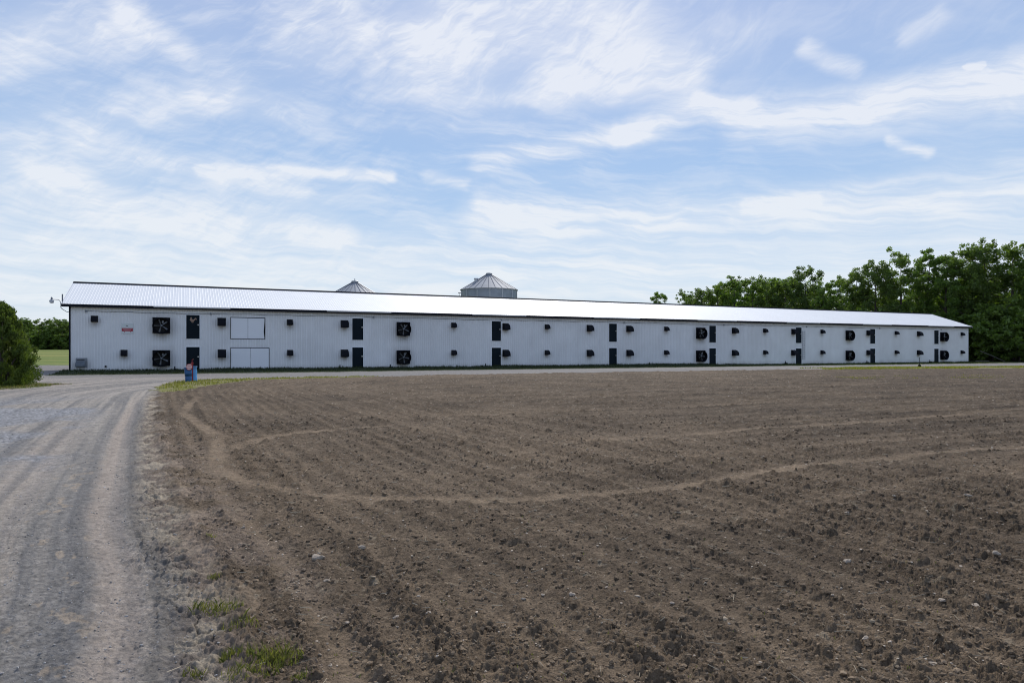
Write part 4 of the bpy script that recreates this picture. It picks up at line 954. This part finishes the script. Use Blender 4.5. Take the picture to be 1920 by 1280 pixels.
# cedars at the left edge
def cedar(x, y, H, R, n, seed, label, low=0.0):
    g = np.random.default_rng(seed); r = empty('cedar_shrub', (x, y, float(height_at(x, y)[0])-.03), 0, label, 'cedar', 'cedar shrubs beside the driveway')
    mb = MB(); mb.tube([(0, 0, 0), (.05, 0, H*.4), (0, .05, H*.9)], [.09, .06, .015], 8)
    for q in range(4): a = q*1.6+.5; mb.tube([(math.cos(a)*.1, math.sin(a)*.1, 0), (math.cos(a)*.5, math.sin(a)*.5, H*.3), (math.cos(a)*R*.6, math.sin(a)*R*.6, H*.6)], [.06, .04, .01], 6)
    mb.build('trunk', MS['bark'], r, True)
    nc = 420; cen, rad = [], []
    for i in range(nc):
        t = g.random()**.85; a = g.random()*2*PI
        prof = R*(1-t)**.55*(1 if t > .25 else .80+.8*t)*(0.80+.22*math.sin(3*a+seed)+.14*math.sin(7*a+9*t))
        rr = prof*(0.55+.5*g.random()**.5); cen.append([math.cos(a)*rr, math.sin(a)*rr, low+(H-low)*t*.97+.12]); rad.append((.14+.22*g.random())*(1-.4*t))
    V_, C_ = [], []
    per = max(20, n//nc)
    for c, rd_ in zip(cen, rad):
        d = g.normal(size=(per, 3)); d /= np.linalg.norm(d, axis=1)[:, None]; p = np.asarray(c)+d*rd_*g.random((per, 1))**.5*np.array([1, 1, 1.3])
        out = np.asarray([c[0], c[1], 0.0]); out = out/(np.linalg.norm(out)+1e-6); a = out*.6+np.array([0, 0, .9])+g.normal(size=(per, 3))*.45; a /= np.linalg.norm(a, axis=1)[:, None]
        b = np.cross(a, g.normal(size=(per, 3))); b /= np.linalg.norm(b, axis=1)[:, None]; s = .10*(.6+.9*g.random((per, 1)))
        q = np.stack([p-a*s*.5, p+b*s*.22, p+a*s*.7, p-b*s*.22], 1); V_.append(q.reshape(-1, 3))
        t = np.clip(g.random()*.6+g.random((per, 1))*.5, 0, 1); cc = np.array([0.030, 0.058, 0.014])*(1-t)+np.array([0.15, 0.20, 0.042])*t; C_.append(np.repeat(cc, 4, axis=0))
    V_ = np.concatenate(V_); C_ = np.concatenate(C_); np_mesh('foliage', V_, np.arange(len(V_)).reshape(-1, 4), MS['cedar'], r, False, C_)
cedar(-26.35, 35.2, 4.15, 2.05, 60000, 3, 'broad green cedar at the left edge beside the driveway bend')
cedar(-29.0, 34.2, 4.0, 2.2, 40000, 4, 'cedar at the frame edge left of the broad one')
cedar(-28.2, 37.6, 4.35, 2.0, 40000, 5, 'taller cedar behind the broad one')
cedar(-32.5, 36.0, 4.4, 2.3, 30000, 6, 'outermost cedar of the clump beside the driveway')

# ------------------------------------------------------------------ grass and weeds
def blades(px, py, hmin, hmax, w, c1, c2, seed, name, label=None, cat=None, kind='stuff', group=None, spread=.35, z=None):
    g = np.random.default_rng(seed); n = len(px); z = (height_at(px, py) if z is None else z)-.01; a = g.random(n)*2*PI; h = hmin+(hmax-hmin)*g.random(n)**1.5
    dx = np.cos(a); dy = np.sin(a); ln = spread*h*g.random(n); b = g.random(n)*2*PI; lx, ly = np.cos(b)*ln, np.sin(b)*ln; ww = w*(.6+.8*g.random(n))
    P = np.stack([px, py, z], -1); S = np.stack([dx*ww, dy*ww, 0*ww], -1); T1 = np.stack([lx*.35, ly*.35, h*.6], -1); T2 = np.stack([lx, ly, h], -1)
    V_ = np.stack([P-S, P+S, P+T1+S*.7, P+T2, P+T1-S*.7], 1).reshape(-1, 3); F = np.arange(n*5).reshape(-1, 5)
    t = g.random((n, 1)); C_ = np.repeat((np.array(c1)*(1-t)+np.array(c2)*t)*(.7+.6*g.random((n, 1))), 5, axis=0)
    o = np_mesh(name, V_, F, MS['grass'], None, False, C_); return tag(o, label, cat, group, kind)
g = np.random.default_rng(21)
n = 60000; s = g.random(n)*BLEN*1.02-.4; o_ = -7.4*g.random(n)**1.3-.03; k = fbm(s*.5, o_*.5, 44, 3) > .30
s, o_ = s[k], o_[k]; X_ = BX+s*TX+o_*NX; Y_ = BY+s*TY+o_*NY
hh = 0.06+0.26*np.clip(fbm(s*.45, s*0, 45, 4)-.35, 0, 1)*(o_ > -1.5)
blades(X_, Y_, .05, .20, .012, (0.018, 0.028, 0.013), (0.042, 0.056, 0.022), 1, 'grass')
n = 2500; s = g.random(n)*BLEN; k = fbm(s*.55, s*0+2, 47, 3) > .56; s = s[k]; o_ = -.12-.4*g.random(len(s))
blades(BX+s*TX+o_*NX, BY+s*TY+o_*NY, .08, .28, .02, (0.02, 0.04, 0.012), (0.06, 0.09, 0.025), 2, 'wall_foot_weeds')
def rand_in(poly, n, g):
    p = np.array(poly); x = p[:, 0].min()+np.ptp(p[:, 0])*g.random(n); y = p[:, 1].min()+np.ptp(p[:, 1])*g.random(n); k = inside(x, y, poly); return x[k], y[k]
x, y = rand_in(CORNER_GRASS, 26000, g); k = fbm(x*1.2, y*1.2, 48, 3) > .40; blades(x[k], y[k], .03, .14, .010, (0.10, 0.12, 0.02), (0.28, 0.26, 0.06), 3, 'yellow_grass')
x, y = rand_in([(-36, 28.5), (-26.3, 28.8), (-24.2, 30.4), (-23.5, 33.5), (-24.3, 37), (-36, 39)], 26000, g); k = fbm(x, y, 49, 3) > .42; blades(x[k], y[k], .03, .14, .012, (0.06, 0.09, 0.02), (0.20, 0.18, 0.06), 4, 'grass')
t = g.random(30000); d0 = g.random(30000)*6-1.5; x = 30+46*t; y = np.interp(x, [25, 43.5, 54, 90], [65.8, 70.9, 72.5, 88])+d0; k = fbm(x*.35, y*.5, 50, 3) > .45; blades(x[k], y[k], .04, .20, .016, (0.12, 0.14, 0.025), (0.34, 0.33, 0.07), 5, 'yellow_grass')
x = 22+30*g.random(9000); y = 44+5*g.random(9000)+.15*(x-22); k = fbm(x*.35, y*.5, 55, 3) > .58; blades(x[k], y[k], .03, .12, .012, (0.12, 0.14, 0.025), (0.30, 0.28, 0.06), 6, 'yellow_grass')
# foreground tufts between road and field
TUFTS = [(397, 1016, .05, 60, .07, 'tiny green weed tuft farthest up the field edge'), (402, 1085, .06, 70, .08, 'small yellow-green tuft below the farthest one on the field edge'),
         (405, 1145, .13, 420, .10, 'wide flat green grass tuft where shoulder meets soil'), (452, 1178, .09, 160, .10, 'yellowing tuft just below the wide flat one'), (432, 1228, .05, 150, .11, 'compact green tuft on the pale cracked shoulder'),
         (515, 1232, .12, 520, .13, 'largest bushy green tuft near the bottom edge'), (470, 1262, .12, 300, .10, 'ragged tuft left of the largest, at the bottom edge'), (365, 1260, .08, 120, .07, 'sparse dry tuft at the bottom of the shoulder'), (565, 1272, .06, 90, .07, 'short bright tuft at the bottom edge right of the largest')]
for i, (px, py, rad, n, hh_, lab) in enumerate(TUFTS):
    n = int(n*.75); hh_ *= .8; rad *= (.6 if n < 100 else .9)
    Y0 = 2304/(py-658); X0 = (px-960)/1280*Y0; rr = rad*g.random(n)**.7; a = g.random(n)*2*PI; x = rr*np.cos(a)*1.6; y = rr*np.sin(a)
    zz = height_at(X0+x, Y0+y); z0 = float(np.median(zz)); o = blades(x, y, .025, hh_, .0022, (0.06, 0.085, 0.024), (0.26, 0.25, 0.075), 60+i, 'grass_tuft', lab, 'grass tuft', None, 'weed tufts along the field edge', spread=1.0, z=zz-z0)
    o.location = (X0, Y0, z0)
# scattered seedlings in the soil
n = 500; y = 3.8+9*g.random(n)**1.5; x = (g.random(n)*1.5-.75)*y; e_ = surface(x, y)[4]; k = e_ < -.3; blades(np.repeat(x[k], 3)+g.normal(size=3*k.sum())*.008, np.repeat(y[k], 3)+g.normal(size=3*k.sum())*.008, .01, .035, .002, (0.08, 0.12, 0.03), (0.2, 0.2, 0.06), 8, 'seedlings')

# ------------------------------------------------------------------ clods, pebbles, straw, stones
def lumps(px, py, rad, flat, cols, seed, name, m, sink=.35, sub=1):
    bm = bmesh.new(); bmesh.ops.create_icosphere(bm, subdivisions=sub, radius=1.0); bv = np.array([v.co[:] for v in bm.verts]); bf = np.array([[v.index for v in f.verts] for f in bm.faces]); bm.free()
    g = np.random.default_rng(seed); n = len(px); nv = len(bv); z = height_at(px, py)
    dis = 1+.55*(g.random((n, nv, 1))-.5); ax = np.stack([rad*(.75+.5*g.random(n)), rad*(.65+.45*g.random(n)), rad*flat*(.7+.6*g.random(n))], -1)
    v = bv[None]*dis*ax[:, None, :]; a = g.random(n)*2*PI; tl = (g.random(n)-.5)*.9; ca, sa = np.cos(a)[:, None], np.sin(a)[:, None]; ct, st = np.cos(tl)[:, None], np.sin(tl)[:, None]
    x, y_, zz = v[..., 0], v[..., 1], v[..., 2]; y2 = y_*ct-zz*st; z2 = y_*st+zz*ct; X_ = x*ca-y2*sa+px[:, None]; Y2 = x*sa+y2*ca+py[:, None]; Z_ = z2+z[:, None]+(rad*flat*(.5-sink))[:, None]
    V_ = np.stack([X_, Y2, Z_], -1).reshape(-1, 3); F = (bf[None]+(np.arange(n)*nv)[:, None, None]).reshape(-1, 3)
    return tag(np_mesh(name, V_, F, m, None, False, np.repeat(cols, nv, axis=0)), kind='stuff')
def scatter(n, y0, y1, p, g, cond):
    y = y0*(y1/y0)**(g.random(n)**p); x = (g.random(n)*1.75-.85)*y; h, c, rg, tr, e_ = surface(x, y); k = cond(e_, rg, tr); return x[k], y[k], c[k], e_[k]
x, y, c, e_ = scatter(42000, 3.0, 19, 1.0, g, lambda e, r, t: (r == 0) & (t < .35))
rad = .004+.019*g.random(len(x))**3.6; rad *= (.8+y*.045)
lumps(x, y, rad, .62, c*(.95+.5*g.random((len(x), 1))), 1, 'soil_clods', MS['clod'], sink=.2)
x, y, c, e_ = scatter(9000, 3.4, 52, .75, g, lambda e, r, t: (r == 0))
rad = (.003+.009*g.random(len(x))**3)*(.75+y*.075); pc = np.array([0.52, 0.43, 0.33])*(.45+.75*g.random((len(x), 1)))*np.array([1, 1, 1])
lumps(x, y, rad, .5, pc, 2, 'field_pebbles', MS['pebble'], sink=.1)
x, y, c, e_ = scatter(20000, 3.2, 26, .9, g, lambda e, r, t: (r == 1) & (e > .2))
rad = (.0025+.008*g.random(len(x))**3.5)*(.8+y*.05); pc = np.array([0.27, 0.26, 0.25])*(.5+1.1*g.random((len(x), 1)))
lumps(x, y, rad, .6, pc, 3, 'road_gravel', MS['pebble'], sink=.2)
x, y, c, e_ = scatter(1500, 3.4, 22, .8, g, lambda e, r, t: (r == 0) | ((r == 1) & (e < .6)))
def straw(x, y, seed):
    g = np.random.default_rng(seed); n = len(x); z = height_at(x, y)+.012; a = g.random(n)*2*PI; L_ = (.015+.045*g.random(n)**2)*(.8+y*.05); w = .0016*(.8+y*.09)
    D = np.stack([np.cos(a), np.sin(a), (g.random(n)-.4)*.5], -1)*L_[:, None]; S = np.stack([-np.sin(a), np.cos(a), 0*a], -1)*w[:, None]; U = np.stack([0*a, 0*a, 1+0*a], -1)*w[:, None]*1.2; P = np.stack([x, y, z], -1)
    V_ = np.stack([P-D-S, P-D+S, P+D+S, P+D-S, P-D+U, P+D+U], 1).reshape(-1, 3); q = np.arange(n)[:, None]*6
    F = np.concatenate([q+np.array([[0, 3, 5, 4]]), q+np.array([[1, 4, 5, 2]])]); cc = np.array([0.48, 0.40, 0.28])*(.5+.7*g.random((n, 1)))
    tag(np_mesh('straw_bits', V_, F, MS['pebble'], None, False, np.repeat(cc, 6, axis=0)), kind='stuff')
straw(x, y, 4)
STONES = [(597, 1047, .070, 'broad pale flat stone in the soil near the left foreground'), (598, 1035, .028, 'small tan stone touching the broad pale flat one'), (678, 1030, .055, 'brown rounded stone level in the soil right of the broad pale one'),
          (613, 1091, .040, 'pale wedge-shaped stone below the broad flat one'), (742, 1153, .030, 'tan block-shaped stone in the left foreground soil'), (650, 1165, .024, 'light grey angular stone left of the tan block'), (785, 1118, .022, 'pale upright stone above the tan block'),
          (803, 1157, .030, 'white angular stone right of the tan block'), (1072, 1108, .036, 'white flat stone in the centre foreground'), (1018, 1111, .022, 'small white stone left of the white flat one'), (982, 1115, .020, 'small tan stone, leftmost of the centre three'),
          (1136, 1099, .020, 'thin white stone right of the white flat one'), (1195, 1111, .026, 'pink-tan stone right of centre foreground'), (1590, 1055, .050, 'pale pointed stone in the middle of the right-hand soil'), (1868, 1042, .050, 'tan round stone near the right edge'),
          (1765, 1130, .032, 'white egg-shaped stone in the right foreground'), (1830, 1138, .048, 'grey rounded stone right of the white egg-shaped one'), (1358, 901, .050, 'pale grey stone beside the curved wheel track'), (1816, 935, .055, 'white flat stone far back on the right'),
          (1587, 961, .040, 'thin white stone back in the right-hand soil'), (1676, 934, .035, 'pale grey stone far back right of the wheel track'), (1260, 1132, .024, 'small white round stone in the centre right foreground'), (455, 990, .030, 'tan flat slab lying in the smooth strip by the field edge'),
          (1622, 1198, .034, 'tan flaky stone in the right foreground'), (1753, 1240, .040, 'long pale flake in the bottom right soil')]
for i, (px, py, rad, lab) in enumerate(STONES):
    rad *= .82
    Y0 = 2304/(py-658); X0 = (px-960)/1280*Y0; rd = random.Random(i+50)
    bm = bmesh.new(); bmesh.ops.create_icosphere(bm, subdivisions=2, radius=1.0)
    for v in bm.verts:
        rad_ = rad; d = 1+.22*math.sin(v.co.x*3.1+i)+.18*math.sin(v.co.y*4.3+2*i)+rd.uniform(-.07, .07); v.co *= d; v.co.x *= rad*rd.uniform(.98, 1.02); v.co.y *= rad*.75; v.co.z *= rad*.42
    me = bpy.data.meshes.new('stone'); bm.to_mesh(me); bm.free(); me.materials.append(MS['stone'])
    o = bpy.data.objects.new('stone', me); C.objects.link(o); zc = float(np.max(height_at(np.array([X0-.02, X0, X0+.02]), np.array([Y0]*3)))); o.location = (X0, Y0, zc+rad*.02); o.rotation_euler = (rd.uniform(-.25, .25), rd.uniform(-.25, .25), rd.uniform(0, 6))
    tag(o, lab, 'stone', 'stones lying in the ploughed soil')
